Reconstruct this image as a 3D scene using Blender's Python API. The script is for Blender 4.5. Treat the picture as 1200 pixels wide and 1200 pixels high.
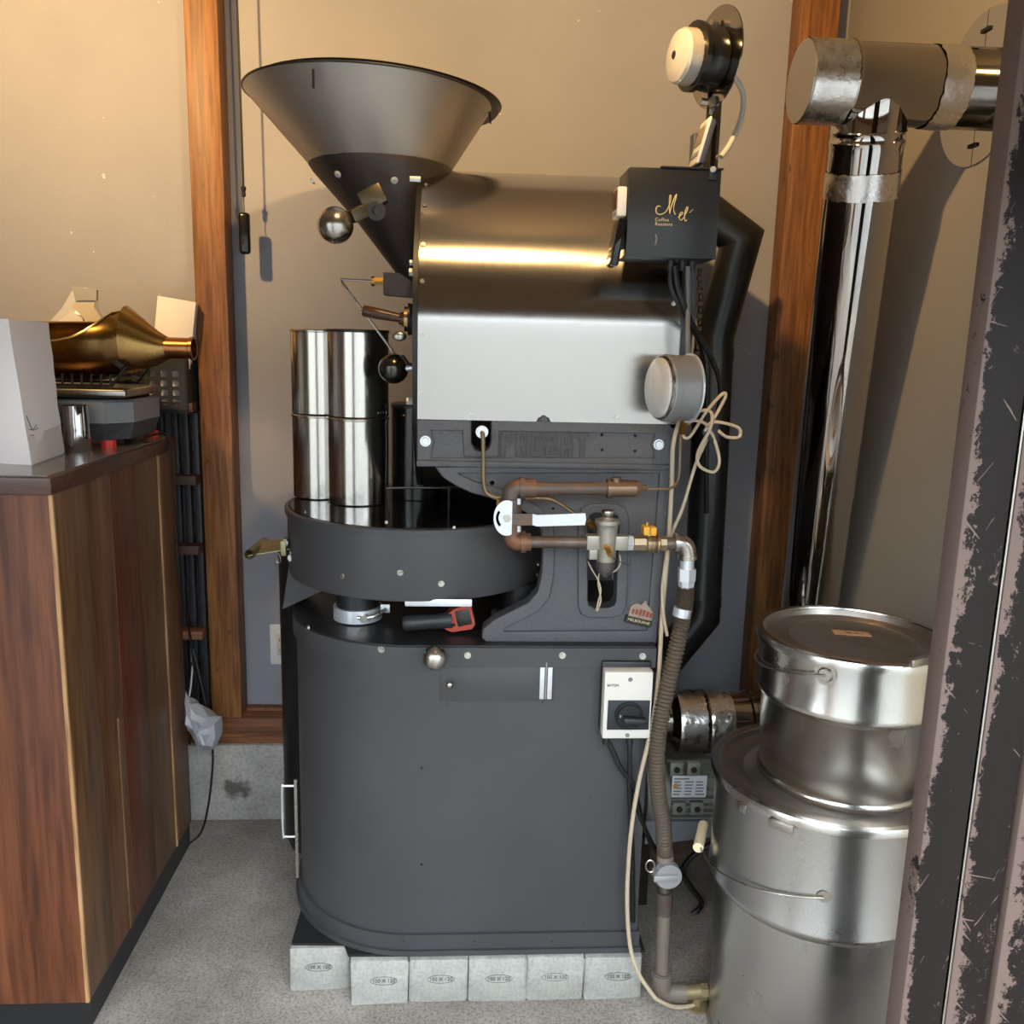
import bpy, bmesh, math, random
from math import sin, cos, pi, radians, sqrt, atan2
from mathutils import Vector, Matrix, Quaternion
random.seed(7)
for o in list(bpy.data.objects): bpy.data.objects.remove(o)
SC = bpy.context.scene
COL = SC.collection

# ---------------------------------------------------------------- camera
FPX = 1030.0; YAW = radians(3.6); PITCH = radians(10.8); ROLL = radians(1.474); CH = 1.5
FW = Vector((sin(YAW)*cos(PITCH), cos(YAW)*cos(PITCH), -sin(PITCH)))
R0 = Vector((cos(YAW), -sin(YAW), 0)); U0 = R0.cross(FW)
RT = R0*cos(ROLL) + U0*sin(ROLL); UP = U0*cos(ROLL) - R0*sin(ROLL)
CAM = Vector((0, 0, CH))
cd = bpy.data.cameras.new('camera'); co = bpy.data.objects.new('camera', cd); COL.objects.link(co)
cd.sensor_fit = 'HORIZONTAL'; cd.sensor_width = 36; cd.lens = 36*FPX/1200; cd.clip_start = .02
m = Matrix.Identity(4)
for i in range(3): m[i][0] = RT[i]; m[i][1] = UP[i]; m[i][2] = -FW[i]; m[i][3] = CAM[i]
co.matrix_world = m; SC.camera = co
# ---------------------------------------------------------------- sky, lamps, exposure
W = bpy.data.worlds.new('sky'); SC.world = W; W.use_nodes = True
W.node_tree.nodes['Background'].inputs[0].default_value = (.82, .92, 1.0, 1)
W.node_tree.nodes['Background'].inputs[1].default_value = 8.6
VS = SC.view_settings; VS.view_transform = 'Standard'; VS.look = 'None'; VS.gamma = 1; VS.use_curve_mapping = False
VS.exposure = 0.1
def lamp(name, loc, target, power, col, radius, spot=None, blend=.6):
    d = bpy.data.lights.new(name, 'SPOT' if spot else 'POINT'); d.energy = power; d.color = col; d.shadow_soft_size = radius
    if spot: d.spot_size = radians(spot); d.spot_blend = blend
    o = bpy.data.objects.new(name, d); COL.objects.link(o); o.location = loc
    o.rotation_euler = (Vector(target)-Vector(loc)).to_track_quat('-Z', 'Y').to_euler()
    return o
WARM = (1.0, .62, .25)
lamp('ceiling_spotlight_left_offscreen', (-1.15, 1.5, 2.62), (-1.05, 2.68, 2.15), 142, WARM, .03, 95, 1)
lamp('ceiling_spotlight_centre_offscreen', (.05, 1.2, 2.68), (.55, 2.68, 2.0), 116, WARM, .03, 112, 1)

def ray(x, y): return FW + RT*((x-600)/FPX) - UP*((y-600)/FPX)
def P(x, y, Y): d = ray(x, y); return CAM + d*(Y/d.y)          # point seen at that image position on the plane of depth Y
def PZ(x, y, Z): d = ray(x, y); return CAM + d*((Z-CH)/d.z)
def PX(x, y, X): d = ray(x, y); return CAM + d*(X/d.x)
def PC(x, y, cx, cy, R):                                        # on an upright cylinder
    d = ray(x, y); a = d.x*d.x+d.y*d.y; b = -2*(d.x*cx+d.y*cy); c = cx*cx+cy*cy-R*R
    t = (-b-sqrt(max(b*b-4*a*c, 0)))/(2*a); return CAM+d*t

# ---------------------------------------------------------------- materials
def lin(c):
    if isinstance(c, str): c = [int(c[i:i+2], 16)/255 for i in (0, 2, 4)]
    return tuple(x/12.92 if x <= .04045 else ((x+.055)/1.055)**2.4 for x in c)+(1,)
MATS = {}
def nt(name):
    m = bpy.data.materials.new(name); m.use_nodes = True; t = m.node_tree
    return m, t, t.nodes['Principled BSDF']
def tex(t, kind, scale, stretch=(1, 1, 1), detail=4, rough=.55, coord='Object'):
    c = t.nodes.new('ShaderNodeTexCoord'); mp = t.nodes.new('ShaderNodeMapping'); mp.inputs['Scale'].default_value = stretch
    t.links.new(c.outputs[coord], mp.inputs[0])
    n = t.nodes.new('ShaderNodeTexNoise' if kind == 'noise' else 'ShaderNodeTexVoronoi'); t.links.new(mp.outputs[0], n.inputs['Vector'])
    n.inputs['Scale'].default_value = scale
    if kind == 'noise': n.inputs['Detail'].default_value = detail; n.inputs['Roughness'].default_value = rough
    return n
def ramp(t, src, stops):
    r = t.nodes.new('ShaderNodeValToRGB'); e = r.color_ramp.elements
    while len(e) < len(stops): e.new(.5)
    for i, (p, c) in enumerate(stops): e[i].position = p; e[i].color = c
    t.links.new(src, r.inputs[0]); return r
def bump(t, b, src, strength, dist=.002):
    n = t.nodes.new('ShaderNodeBump'); n.inputs['Strength'].default_value = strength; n.inputs['Distance'].default_value = dist
    t.links.new(src, n.inputs['Height']); t.links.new(n.outputs[0], b.inputs['Normal'])
def M(name, col, rough=.5, metal=0, col2=None, scale=8, stretch=(1, 1, 1), lo=.35, hi=.65, bmp=0, bscale=200, bstretch=None, rv=0, aniso=0, coat=0, alpha=1, trans=0, ior=None, emit=0):
    if name in MATS: return MATS[name]
    m, t, b = nt(name)
    b.inputs['Base Color'].default_value = lin(col); b.inputs['Roughness'].default_value = rough; b.inputs['Metallic'].default_value = metal
    if col2 or rv:
        n = tex(t, 'noise', scale, stretch)
        if col2:
            r = ramp(t, n.outputs[0], [(lo, lin(col)), (hi, lin(col2))]); t.links.new(r.outputs[0], b.inputs['Base Color'])
        if rv:
            g = ramp(t, n.outputs[0], [(.3, (max(rough-rv, .02),)*3+(1,)), (.7, (min(rough+rv, 1),)*3+(1,))]); t.links.new(g.outputs[0], b.inputs['Roughness'])
    if bmp:
        n2 = tex(t, 'noise', bscale, bstretch or (1, 1, 1), 3); bump(t, b, n2.outputs[0], bmp)
    if coat: b.inputs['Coat Weight'].default_value = coat; b.inputs['Coat Roughness'].default_value = .1
    if trans: b.inputs['Transmission Weight'].default_value = trans
    if ior: b.inputs['IOR'].default_value = ior
    if alpha < 1: b.inputs['Alpha'].default_value = alpha
    if aniso:
        b.inputs['Anisotropic'].default_value = aniso; tg = t.nodes.new('ShaderNodeTangent'); tg.direction_type = 'RADIAL'; tg.axis = 'X'; b.inputs['Anisotropic Rotation'].default_value = .25; t.links.new(tg.outputs[0], b.inputs['Tangent'])
    if emit: b.inputs['Emission Color'].default_value = lin(col); b.inputs['Emission Strength'].default_value = emit
    MATS[name] = m; return m
def wood(name, c1, c2, c3, axis='z', rough=.45, scale=9, seed=0, knots=False):
    if name in MATS: return MATS[name]
    m, t, b = nt(name)
    st = {'z': (1, 1, .06), 'x': (.06, 1, 1), 'y': (1, .06, 1)}[axis]
    c = t.nodes.new('ShaderNodeTexCoord'); mp = t.nodes.new('ShaderNodeMapping'); mp.inputs['Scale'].default_value = st; mp.inputs['Location'].default_value = (seed, seed*1.7, seed*.3)
    t.links.new(c.outputs['Object'], mp.inputs[0])
    n = t.nodes.new('ShaderNodeTexNoise'); n.inputs['Scale'].default_value = scale; n.inputs['Detail'].default_value = 8; n.inputs['Roughness'].default_value = .65; n.inputs['Distortion'].default_value = .6
    t.links.new(mp.outputs[0], n.inputs['Vector'])
    r = ramp(t, n.outputs[0], [(.3, lin(c1)), (.5, lin(c2)), (.72, lin(c3))]); 
    n2 = t.nodes.new('ShaderNodeTexNoise'); n2.inputs['Scale'].default_value = scale*14; n2.inputs['Detail'].default_value = 3; t.links.new(mp.outputs[0], n2.inputs['Vector'])
    mx = t.nodes.new('ShaderNodeMix'); mx.data_type = 'RGBA'; mx.blend_type = 'MULTIPLY'; mx.inputs['Factor'].default_value = .85
    g = ramp(t, n2.outputs[0], [(.35, (.45, .4, .36, 1)), (.6, (1, 1, 1, 1))])
    t.links.new(r.outputs[0], mx.inputs['A']); t.links.new(g.outputs[0], mx.inputs['B']); t.links.new(mx.outputs['Result'], b.inputs['Base Color'])
    if knots:
        kn = tex(t, 'noise', 26, (1, 1, .45), 2); kr = ramp(t, kn.outputs[0], [(.66, (1, 1, 1, 1)), (.72, (.28, .22, .18, 1))])
        m3 = t.nodes.new('ShaderNodeMix'); m3.data_type = 'RGBA'; m3.blend_type = 'MULTIPLY'; m3.inputs['Factor'].default_value = .9
        t.links.new(mx.outputs['Result'], m3.inputs['A']); t.links.new(kr.outputs[0], m3.inputs['B']); t.links.new(m3.outputs['Result'], b.inputs['Base Color'])
    b.inputs['Roughness'].default_value = rough; bump(t, b, n2.outputs[0], .25, .001)
    MATS[name] = m; return m

steel_panel = M('brushed_steel_panel', 'aeaba8', .21, 1, rv=.02, scale=30, stretch=(20, .6, .6), aniso=.85)
steel_can = M('steel_can', 'c9c5bf', .17, 1, rv=.04, scale=40, stretch=(.4, .4, 12), bmp=.03, bscale=60, bstretch=(.3, .3, 20))
steel_hopper = M('hopper_steel', 'bcb6ae', .44, 1, rv=.06, scale=20, stretch=(6, 6, .4))
chrome = M('polished_steel', 'c4bfba', .055, 1, bmp=.05, bscale=7, bstretch=(1, 1, .25))
chrome2 = M('dull_duct_steel', 'a29c95', .13, 1, rv=.06, scale=12)
tin = M('tinplate', 'd3d0ca', .24, 1, rv=.05, scale=9, bmp=.03, bscale=9)
tin_lid = M('dusty_tinplate', 'b0aaa2', .42, 1, col2='8f867e', scale=6, rv=.1)
zinc = M('zinc_fitting', 'b9b3aa', .3, 1, rv=.08, scale=40)
zbright = M('bright_zinc', 'd9dde2', .3, .6)
foil = M('foil_tape', 'dedad6', .3, 1, bmp=.8, bscale=55, rv=.08, scale=40)
brass = M('brass', 'b08a4a', .3, 1)
copper = M('copper_tube', '84694a', .42, .6, col2='7a6f5c', scale=20)
castiron = M('cast_iron_paint', '535356', .52, 0, col2='48484b', scale=260, bmp=.5, bscale=420)
bodypaint = M('charcoal_body_paint', '414143', .42, 0, col2='3b3b3d', scale=3, bmp=.12, bscale=500)
traypaint = M('tray_paint', '3d3d3f', .38, 0, bmp=.1, bscale=500)
blackpaint = M('satin_black', '1d1d1f', .4)
blackmatt = M('matt_black', '141415', .75)
blackgloss = M('gloss_black', '131314', .14, 0, rv=.08, scale=14)
ductblack = M('duct_black', '1a1a1b', .32, 0, bmp=.15, bscale=40)
darksteel = M('dark_steel_plate', '3a3431', .45, .5)
rust = M('rusty_iron_pipe', '5c5049', .5, .35, col2='7d5338', scale=14, lo=.42, hi=.6, bmp=.2, bscale=120)
ironpipe = M('iron_pipe', '6a625c', .42, .5, col2='5d4c42', scale=20)
hosem = M('hose_brown', '5f5347', .45, .2)
gauge_grey = M('gauge_grey', '8b8b8d', .35, .4)
glassm = M('gauge_glass', 'e8ded6', .25, 0, coat=1)
gaugeface = M('gauge_face', 'bfbbb7', .3, 0, col2='cbc8c4', scale=14, coat=.6)
white = M('white_plastic', 'e4e2de', .4)
offwhite = M('ivory_plastic', 'd8cfc0', .45)
greypl = M('grey_plastic', '7b7c7e', .4)
greyd = M('dark_grey_plastic', '3c3d40', .5)
red = M('red_plastic', 'd0342c', .4)
redthermo = M('red_orange_plastic', 'a8402e', .45)
yellow = M('yellow_plastic', 'e0a528', .45)
cable_beige = M('beige_cable', 'b7a58c', .5)
cable_black = M('black_cable', '161617', .42)
cable_grey = M('grey_cable', '6d6a66', .5)
paper = M('white_paper', 'eae6e2', .8, 0, col2='ddd6d0', scale=3)
paper2 = M('pinkish_paper', 'f2e8e5', .8, 0, bmp=.1, bscale=12)
mark = M('stamp_ink', '55554f', .8)
gold = M('gold_print', 'cfc08e', .5)
ink_black = M('black_print', '1b1b1b', .6)
ivory = M('ivory_grip', 'e6d5b0', .45)
tape_brown = M('masking_tape', 'b98d66', .7)

# wall plaster
def plaster(name, c1, c2, spots=False):
    m, t, b = nt(name)
    n = tex(t, 'noise', 2.2, detail=6); r = ramp(t, n.outputs[0], [(.3, lin(c1)), (.7, lin(c2))])
    out = r.outputs[0]
    if spots:
        v = tex(t, 'noise', 38, detail=2); s = ramp(t, v.outputs[0], [(.765, (0, 0, 0, 1)), (.775, (1, 1, 1, 1))])
        mx = t.nodes.new('ShaderNodeMix'); mx.data_type = 'RGBA'; t.links.new(s.outputs[0], mx.inputs['Factor']); t.links.new(out, mx.inputs['A']); mx.inputs['B'].default_value = lin('c9c7c2'); out = mx.outputs['Result']
    t.links.new(out, b.inputs['Base Color']); b.inputs['Roughness'].default_value = .75
    n2 = tex(t, 'noise', 24, detail=7); bump(t, b, n2.outputs[0], .35, .004)
    return m
wallm = plaster('grey_plaster', '8f9098', '9a9aa0', True)
wallr = plaster('taupe_plaster', '8a8680', '938e88')
ceilm = plaster('cream_ceiling', 'b9ab96', 'c2b49e')
def concrete(name, c1, c2, c3, sc=4, speck=160, mf=.8):
    m, t, b = nt(name)
    n = tex(t, 'noise', sc, detail=8, rough=.6); r = ramp(t, n.outputs[0], [(.32, lin(c1)), (.52, lin(c2)), (.7, lin(c3))])
    n2 = tex(t, 'noise', speck, detail=3); g = ramp(t, n2.outputs[0], [(.33, (.55, .53, .52, 1)), (.5, (1, 1, 1, 1)), (.68, (1.25, 1.25, 1.25, 1))])
    mx = t.nodes.new('ShaderNodeMix'); mx.data_type = 'RGBA'; mx.blend_type = 'MULTIPLY'; mx.inputs['Factor'].default_value = mf
    t.links.new(r.outputs[0], mx.inputs['A']); t.links.new(g.outputs[0], mx.inputs['B']); t.links.new(mx.outputs['Result'], b.inputs['Base Color'])
    b.inputs['Roughness'].default_value = .82; bump(t, b, n2.outputs[0], .5, .002)
    return m
floorm = concrete('concrete_floor', '7c736a', '938b82', 'a59d94')
def add_stain(m, centre, rad):
    t = m.node_tree; b = t.nodes['Principled BSDF']; src = b.inputs['Base Color'].links[0].from_socket
    c = t.nodes.new('ShaderNodeTexCoord'); vm = t.nodes.new('ShaderNodeVectorMath'); vm.operation = 'DISTANCE'; vm.inputs[1].default_value = centre
    t.links.new(c.outputs['Object'], vm.inputs[0]); n = tex(t, 'noise', 24, detail=5)
    a = t.nodes.new('ShaderNodeMath'); a.operation = 'MULTIPLY_ADD'; a.inputs[1].default_value = rad*1.6; t.links.new(n.outputs[0], a.inputs[0]); t.links.new(vm.outputs['Value'], a.inputs[2])
    k = ramp(t, a.outputs[0], [(rad*1.25, (.3, .29, .28, 1)), (rad*1.6, (1, 1, 1, 1))])
    mx = t.nodes.new('ShaderNodeMix'); mx.data_type = 'RGBA'; mx.blend_type = 'MULTIPLY'; mx.inputs['Factor'].default_value = 1
    t.links.new(src, mx.inputs['A']); t.links.new(k.outputs[0], mx.inputs['B']); t.links.new(mx.outputs['Result'], b.inputs['Base Color'])
foundm = concrete('concrete_foundation', '93908b', 'aba8a2', 'c0bdb6', 5, 90, .5)
blockm = concrete('pale_concrete_block', '8c8c86', 'a2a29b', 'b3b2ab', 9, 120, .35)
streetm = concrete('street_asphalt', '6e6d6b', '7c7b79', '8a8987')
postw = wood('post_wood', '68432a', '8f5f35', 'ad7a48', 'z', .5, 7, 0, True)
sillw = wood('sill_wood', '6b4229', '8d5c3c', 'a5734f', 'x', .6, 8, 0, True)
counterw = wood('counter_veneer', '3f2114', '653820', '7d4a2b', 'z', .38, 6)
plankA = wood('plank_walnut', '4a2f1d', '6a452b', '7f5839', 'z', .4, 7, 3)
plankB = wood('plank_reddish', '4b2519', '60321f', '74422a', 'z', .4, 7, 9)
plankC = wood('plank_olive', '4e331f', '66462c', '785739', 'z', .4, 7, 14)
edgew = wood('raw_edge_wood', '8a6038', 'ad8256', 'c29a6c', 'z', .6, 9)
handlew = wood('trier_handle_wood', '2a1a12', '4a2d1c', '6b4026', 'x', .35, 12)
slabw = wood('counter_slab_edge', '3a221a', '4a2d22', '59382a', 'x', .35, 8)
def worn(name):
    m, t, b = nt(name)
    def math_(op, a, bv):
        n = t.nodes.new('ShaderNodeMath'); n.operation = op
        for k, x in enumerate((a, bv)):
            if isinstance(x, (int, float)): n.inputs[k].default_value = x
            else: t.links.new(x, n.inputs[k])
        return n.outputs[0]
    def streak(rot, scale, off):
        c = t.nodes.new('ShaderNodeTexCoord'); mp = t.nodes.new('ShaderNodeMapping'); mp.inputs['Rotation'].default_value = (0, rot, 0); mp.inputs['Location'].default_value = (off, 0, off)
        t.links.new(c.outputs['Object'], mp.inputs[0]); m2 = t.nodes.new('ShaderNodeMapping'); m2.inputs['Scale'].default_value = (1, 1, .10); t.links.new(mp.outputs[0], m2.inputs[0])
        n = t.nodes.new('ShaderNodeTexNoise'); n.inputs['Scale'].default_value = scale; n.inputs['Detail'].default_value = 2; n.inputs['Distortion'].default_value = .8; t.links.new(m2.outputs[0], n.inputs['Vector'])
        return n.outputs[0]
    big = tex(t, 'noise', 3.0, (1, 1, .6), 2).outputs[0]
    fine = tex(t, 'noise', 60, (1, 1, .8), 10, .8).outputs[0]
    gc = t.nodes.new('ShaderNodeTexCoord'); sp = t.nodes.new('ShaderNodeSeparateXYZ'); t.links.new(gc.outputs['Generated'], sp.inputs[0])
    edge = math_('MULTIPLY', math_('POWER', math_('SUBTRACT', 1.0, sp.outputs[0]), 5.0), .34)
    wear = math_('ADD', math_('MULTIPLY', big, .8), edge)
    s1 = math_('MAXIMUM', streak(.7, 120, 0), math_('MAXIMUM', streak(-.5, 140, 3), streak(1.4, 110, 7)))
    mid = tex(t, 'noise', 17, (1, 1, .6), 10, .75).outputs[0]
    patch = math_('GREATER_THAN', math_('ADD', wear, math_('ADD', math_('MULTIPLY', mid, .75), math_('MULTIPLY', fine, 1.0))), 1.43)
    scr = math_('GREATER_THAN', math_('ADD', math_('MULTIPLY', wear, .35), s1), .872)
    fac = math_('MAXIMUM', patch, scr)
    mx = t.nodes.new('ShaderNodeMix'); mx.data_type = 'RGBA'; mx.inputs['A'].default_value = lin('1f1a18'); mx.inputs['B'].default_value = lin('6b5a53')
    t.links.new(fac, mx.inputs['Factor']); t.links.new(mx.outputs['Result'], b.inputs['Base Color'])
    b.inputs['Roughness'].default_value = .55; b.inputs['Specular IOR Level'].default_value = .15; bump(t, b, fac, .15, .0006)
    return m
wornm = worn('scratched_black_steel')
copperpan = M('tarnished_brass_pan', '9c8048', .26, 1, col2='8a6440', scale=7, stretch=(1, 1, 1.5), lo=.4, hi=.66, rv=.06)
clearpl = M('clear_plastic_bag', 'e6e6e8', .25, 0, alpha=.45)
clearglass = M('door_glass', 'ffffff', 0, 0, alpha=.08)
greybag = M('grey_plastic_bag', 'b7b9bf', .4, 0, col2='a4a6ad', scale=9)

# ---------------------------------------------------------------- mesh helpers
ROOT = {}
def V(*a): return Vector(a if len(a) > 1 else a[0])
def cr(pts, n=8, closed=False):
    pts = [Vector(p) for p in pts]; out = []; N = len(pts)
    for i in range(N if closed else N-1):
        g = (lambda k: pts[k % N]) if closed else (lambda k: pts[min(max(k, 0), N-1)])
        p0, p1, p2, p3 = g(i-1), g(i), g(i+1), g(i+2)
        for j in range(n):
            t = j/n
            out.append(.5*((2*p1)+(p2-p0)*t+(2*p0-5*p1+4*p2-p3)*t*t+(3*p1-p0-3*p2+p3)*t*t*t))
    if not closed: out.append(pts[-1])
    return out
def frame(n):
    n = n.normalized(); a = Vector((0, 0, 1)) if abs(n.z) < .9 else Vector((1, 0, 0))
    u = a.cross(n).normalized(); return u, n.cross(u)
class B:
    def __init__(s): s.bm = bmesh.new()
    def ring(s, c, u, v, r, seg): return [s.bm.verts.new(c+u*(r*cos(2*pi*i/seg))+v*(r*sin(2*pi*i/seg))) for i in range(seg)]
    def skin(s, a, b):
        n = len(a)
        for i in range(n): s.bm.faces.new((a[i], a[(i+1) % n], b[(i+1) % n], b[i]))
    def face(s, vs): s.bm.faces.new(vs)
    def box(s, c, d, rot=None, bev=0, seg=2):
        c = V(c); m = Matrix.Translation(c) @ (rot.to_4x4() if rot else Matrix.Identity(4)) @ Matrix.Diagonal((d[0], d[1], d[2], 1))
        t = bmesh.new(); bmesh.ops.create_cube(t, size=1, matrix=m)
        if bev: bmesh.ops.bevel(t, geom=list(t.edges), offset=bev, segments=seg, affect='EDGES', profile=.5)
        s.add(t); return s
    def add(s, t, mat=None):
        me = bpy.data.meshes.new('tmp'); t.to_mesh(me); t.free()
        if mat: me.transform(mat)
        s.bm.from_mesh(me); bpy.data.meshes.remove(me)
    def bb(s, x0, x1, y0, y1, z0, z1, bev=0, seg=2): return s.box(((x0+x1)/2, (y0+y1)/2, (z0+z1)/2), (x1-x0, y1-y0, z1-z0), None, bev, seg)
    def cyl(s, a, b, r, r2=None, seg=24, cap=True):
        a, b = V(a), V(b); u, v = frame(b-a); r2 = r if r2 is None else r2
        A = s.ring(a, u, v, r, seg); Bq = s.ring(b, u, v, r2, seg); s.skin(A, Bq)
        if cap: s.face(A[::-1]); s.face(Bq)
        return s
    def lathe(s, prof, org, axis=(0, 0, 1), seg=40, capb=True, capt=True):
        org, ax = V(org), V(axis).normalized(); u, v = frame(ax); prev = None; first = None
        for r, h in prof:
            k = s.ring(org+ax*h, u, v, max(r, 1e-4), seg)
            if prev: s.skin(prev, k)
            else: first = k
            prev = k
        if capb: s.face(first[::-1])
        if capt: s.face(prev)
        return s
    def tube(s, pts, r, seg=8, closed=False, cap=True):
        pts = [V(p) for p in pts]; n = len(pts); prev = None; first = None; u = None
        for i, p in enumerate(pts):
            if closed: t = pts[(i+1) % n]-pts[i-1]
            else: t = pts[min(i+1, n-1)]-pts[max(i-1, 0)]
            if t.length < 1e-9: continue
            t.normalize()
            if u is None: u, v = frame(t)
            else:
                u = (u-t*u.dot(t)); u.normalize()
            v = t.cross(u); k = s.ring(p, u, v, r[i] if hasattr(r, '__len__') else r, seg)
            if prev: s.skin(prev, k)
            else: first = k
            prev = k
        if closed: s.skin(prev, first)
        elif cap: s.face(first[::-1]); s.face(prev)
        return s
    def sphere(s, c, r, seg=24, sc=(1, 1, 1)):
        bmesh.ops.create_uvsphere(s.bm, u_segments=seg, v_segments=seg//2, radius=r, matrix=Matrix.Translation(V(c)) @ Matrix.Diagonal((sc[0], sc[1], sc[2], 1))); return s
    def loft(s, rings, cap=True):
        prev = None; first = None
        for q in rings:
            k = [s.bm.verts.new(V(p)) for p in q]
            if prev: s.skin(prev, k)
            else: first = k
            prev = k
        if cap: s.face(first[::-1]); s.face(prev)
        return s
    def prism(s, poly, d):                                           # 3D polygon pushed along d
        d = V(d); a = [s.bm.verts.new(V(p)) for p in poly]; b = [s.bm.verts.new(V(p)+d) for p in poly]
        s.skin(a, b); s.face(a[::-1]); s.face(b); return s
    def grid(s, pts):                                                # rows of points, open sheet
        rows = [[s.bm.verts.new(V(p)) for p in q] for q in pts]
        for i in range(len(rows)-1):
            for j in range(len(rows[0])-1): s.face((rows[i][j], rows[i][j+1], rows[i+1][j+1], rows[i+1][j]))
        return s
    def done(s, name, mat, parent=None, label=None, cat=None, group=None, kind=None, loc=None, ang=38, flat=False):
        bmesh.ops.recalc_face_normals(s.bm, faces=s.bm.faces)
        me = bpy.data.meshes.new(name); s.bm.to_mesh(me); s.bm.free()
        return link(name, me, mat, parent, label, cat, group, kind, loc, ang, flat)
def link(name, me, mat, parent=None, label=None, cat=None, group=None, kind=None, loc=None, ang=38, flat=False):
    if not flat:
        me.polygons.foreach_set('use_smooth', [True]*len(me.polygons)); me.set_sharp_from_angle(angle=radians(ang))
    me.materials.clear(); me.materials.append(mat)
    o = bpy.data.objects.new(name, me); COL.objects.link(o)
    if parent:
        base = ROOT[parent]; me.transform(Matrix.Translation(-base)); o.parent = parent; ROOT[o] = base
    else:
        if loc is None:
            xs = [v.co for v in me.vertices]; lo = Vector([min(c[i] for c in xs) for i in range(3)]); hi = Vector([max(c[i] for c in xs) for i in range(3)])
            loc = Vector(((lo.x+hi.x)/2, (lo.y+hi.y)/2, lo.z))
        loc = V(loc); me.transform(Matrix.Translation(-loc)); o.location = loc; ROOT[o] = loc
    tag(o, label, cat, group, kind); return o
def tag(o, label=None, cat=None, group=None, kind=None):
    if label: o['label'] = label
    if cat: o['category'] = cat
    if group: o['group'] = group
    if kind: o['kind'] = kind
def thing(name, label, cat, loc, group=None):
    o = bpy.data.objects.new(name, None); COL.objects.link(o); o.location = V(loc); o.empty_display_size = .05
    ROOT[o] = V(loc); tag(o, label, cat, group); return o
PROTO = {}
def bolt(parent, pos, nrm, r=.005, mat=None, name='bolt', h=None, hexa=True):
    mat = mat or zinc; key = (name, round(r, 4), mat.name, h)
    if key not in PROTO:
        b = B(); hh = h or r*.8
        b.cyl((0, 0, 0), (0, 0, hh*.35), r*1.35, seg=12); b.cyl((0, 0, hh*.3), (0, 0, hh), r, r*.85, seg=6 if hexa else 12)
        bmesh.ops.recalc_face_normals(b.bm, faces=b.bm.faces); me = bpy.data.meshes.new(name); b.bm.to_mesh(me); b.bm.free()
        me.polygons.foreach_set('use_smooth', [True]*len(me.polygons)); me.set_sharp_from_angle(angle=radians(30)); me.materials.append(mat); PROTO[key] = me
    o = bpy.data.objects.new(name, PROTO[key]); COL.objects.link(o); o.parent = parent; o.location = V(pos)-ROOT[parent]
    o.rotation_euler = V(nrm).to_track_quat('Z', 'Y').to_euler(); return o
def curve_mesh(polys, ext, bev=0, res=2):
    c = bpy.data.curves.new('c', 'CURVE'); c.dimensions = '2D'; c.fill_mode = 'BOTH'; c.extrude = ext; c.bevel_depth = bev; c.bevel_resolution = res
    for q in polys:
        sp = c.splines.new('POLY'); sp.points.add(len(q)-1); sp.use_cyclic_u = True
        for p, k in zip(sp.points, q): p.co = (k[0], k[1], 0, 1)
    o = bpy.data.objects.new('c', c); COL.objects.link(o); dg = bpy.context.evaluated_depsgraph_get()
    me = bpy.data.meshes.new_from_object(o.evaluated_get(dg)); bpy.data.objects.remove(o); bpy.data.curves.remove(c); return me
XZ = Matrix(((1, 0, 0, 0), (0, 0, -1, 0), (0, 1, 0, 0), (0, 0, 0, 1)))
def plate(name, polys, y0, y1, mat, parent=None, bev=0, **k):       # outline(s) in the X-Z plane, holes allowed, between depths y0..y1
    me = curve_mesh(polys, (y1-y0)/2-bev, bev); me.transform(Matrix.Translation((0, (y0+y1)/2, 0)) @ XZ); return link(name, me, mat, parent, **k)
def text(name, body, size, mat, M4, parent, ext=.0006, spacing=1, align='CENTER'):
    c = bpy.data.curves.new('t', 'FONT'); c.body = body; c.size = size; c.extrude = ext; c.align_x = align; c.align_y = 'CENTER'; c.space_character = spacing; c.resolution_u = 3
    o = bpy.data.objects.new('t', c); COL.objects.link(o); dg = bpy.context.evaluated_depsgraph_get()
    me = bpy.data.meshes.new_from_object(o.evaluated_get(dg)); bpy.data.objects.remove(o); bpy.data.curves.remove(c)
    me.transform(M4); return link(name, me, mat, parent, flat=True)
def facing(pos, rz=0, tilt=0):                                       # lettering that faces -Y
    return Matrix.Translation(V(pos)) @ Matrix.Rotation(rz, 4, 'Z') @ Matrix.Rotation(tilt, 4, 'Y') @ XZ
def rrect(x0, x1, z0, z1, r, n=5):
    out = []
    for cx, cz, a in ((x1-r, z1-r, 0), (x0+r, z1-r, 90), (x0+r, z0+r, 180), (x1-r, z0+r, 270)):
        for i in range(n+1): t = radians(a+90*i/n); out.append((cx+r*cos(t), cz+r*sin(t)))
    return out
def xz(pts, Y): return [(P(x, y, Y).x, P(x, y, Y).z) for x, y in pts]
def pp(pts, Y=None): return [P(p[0], p[1], p[2] if len(p) > 2 else Y) for p in pts]

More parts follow.
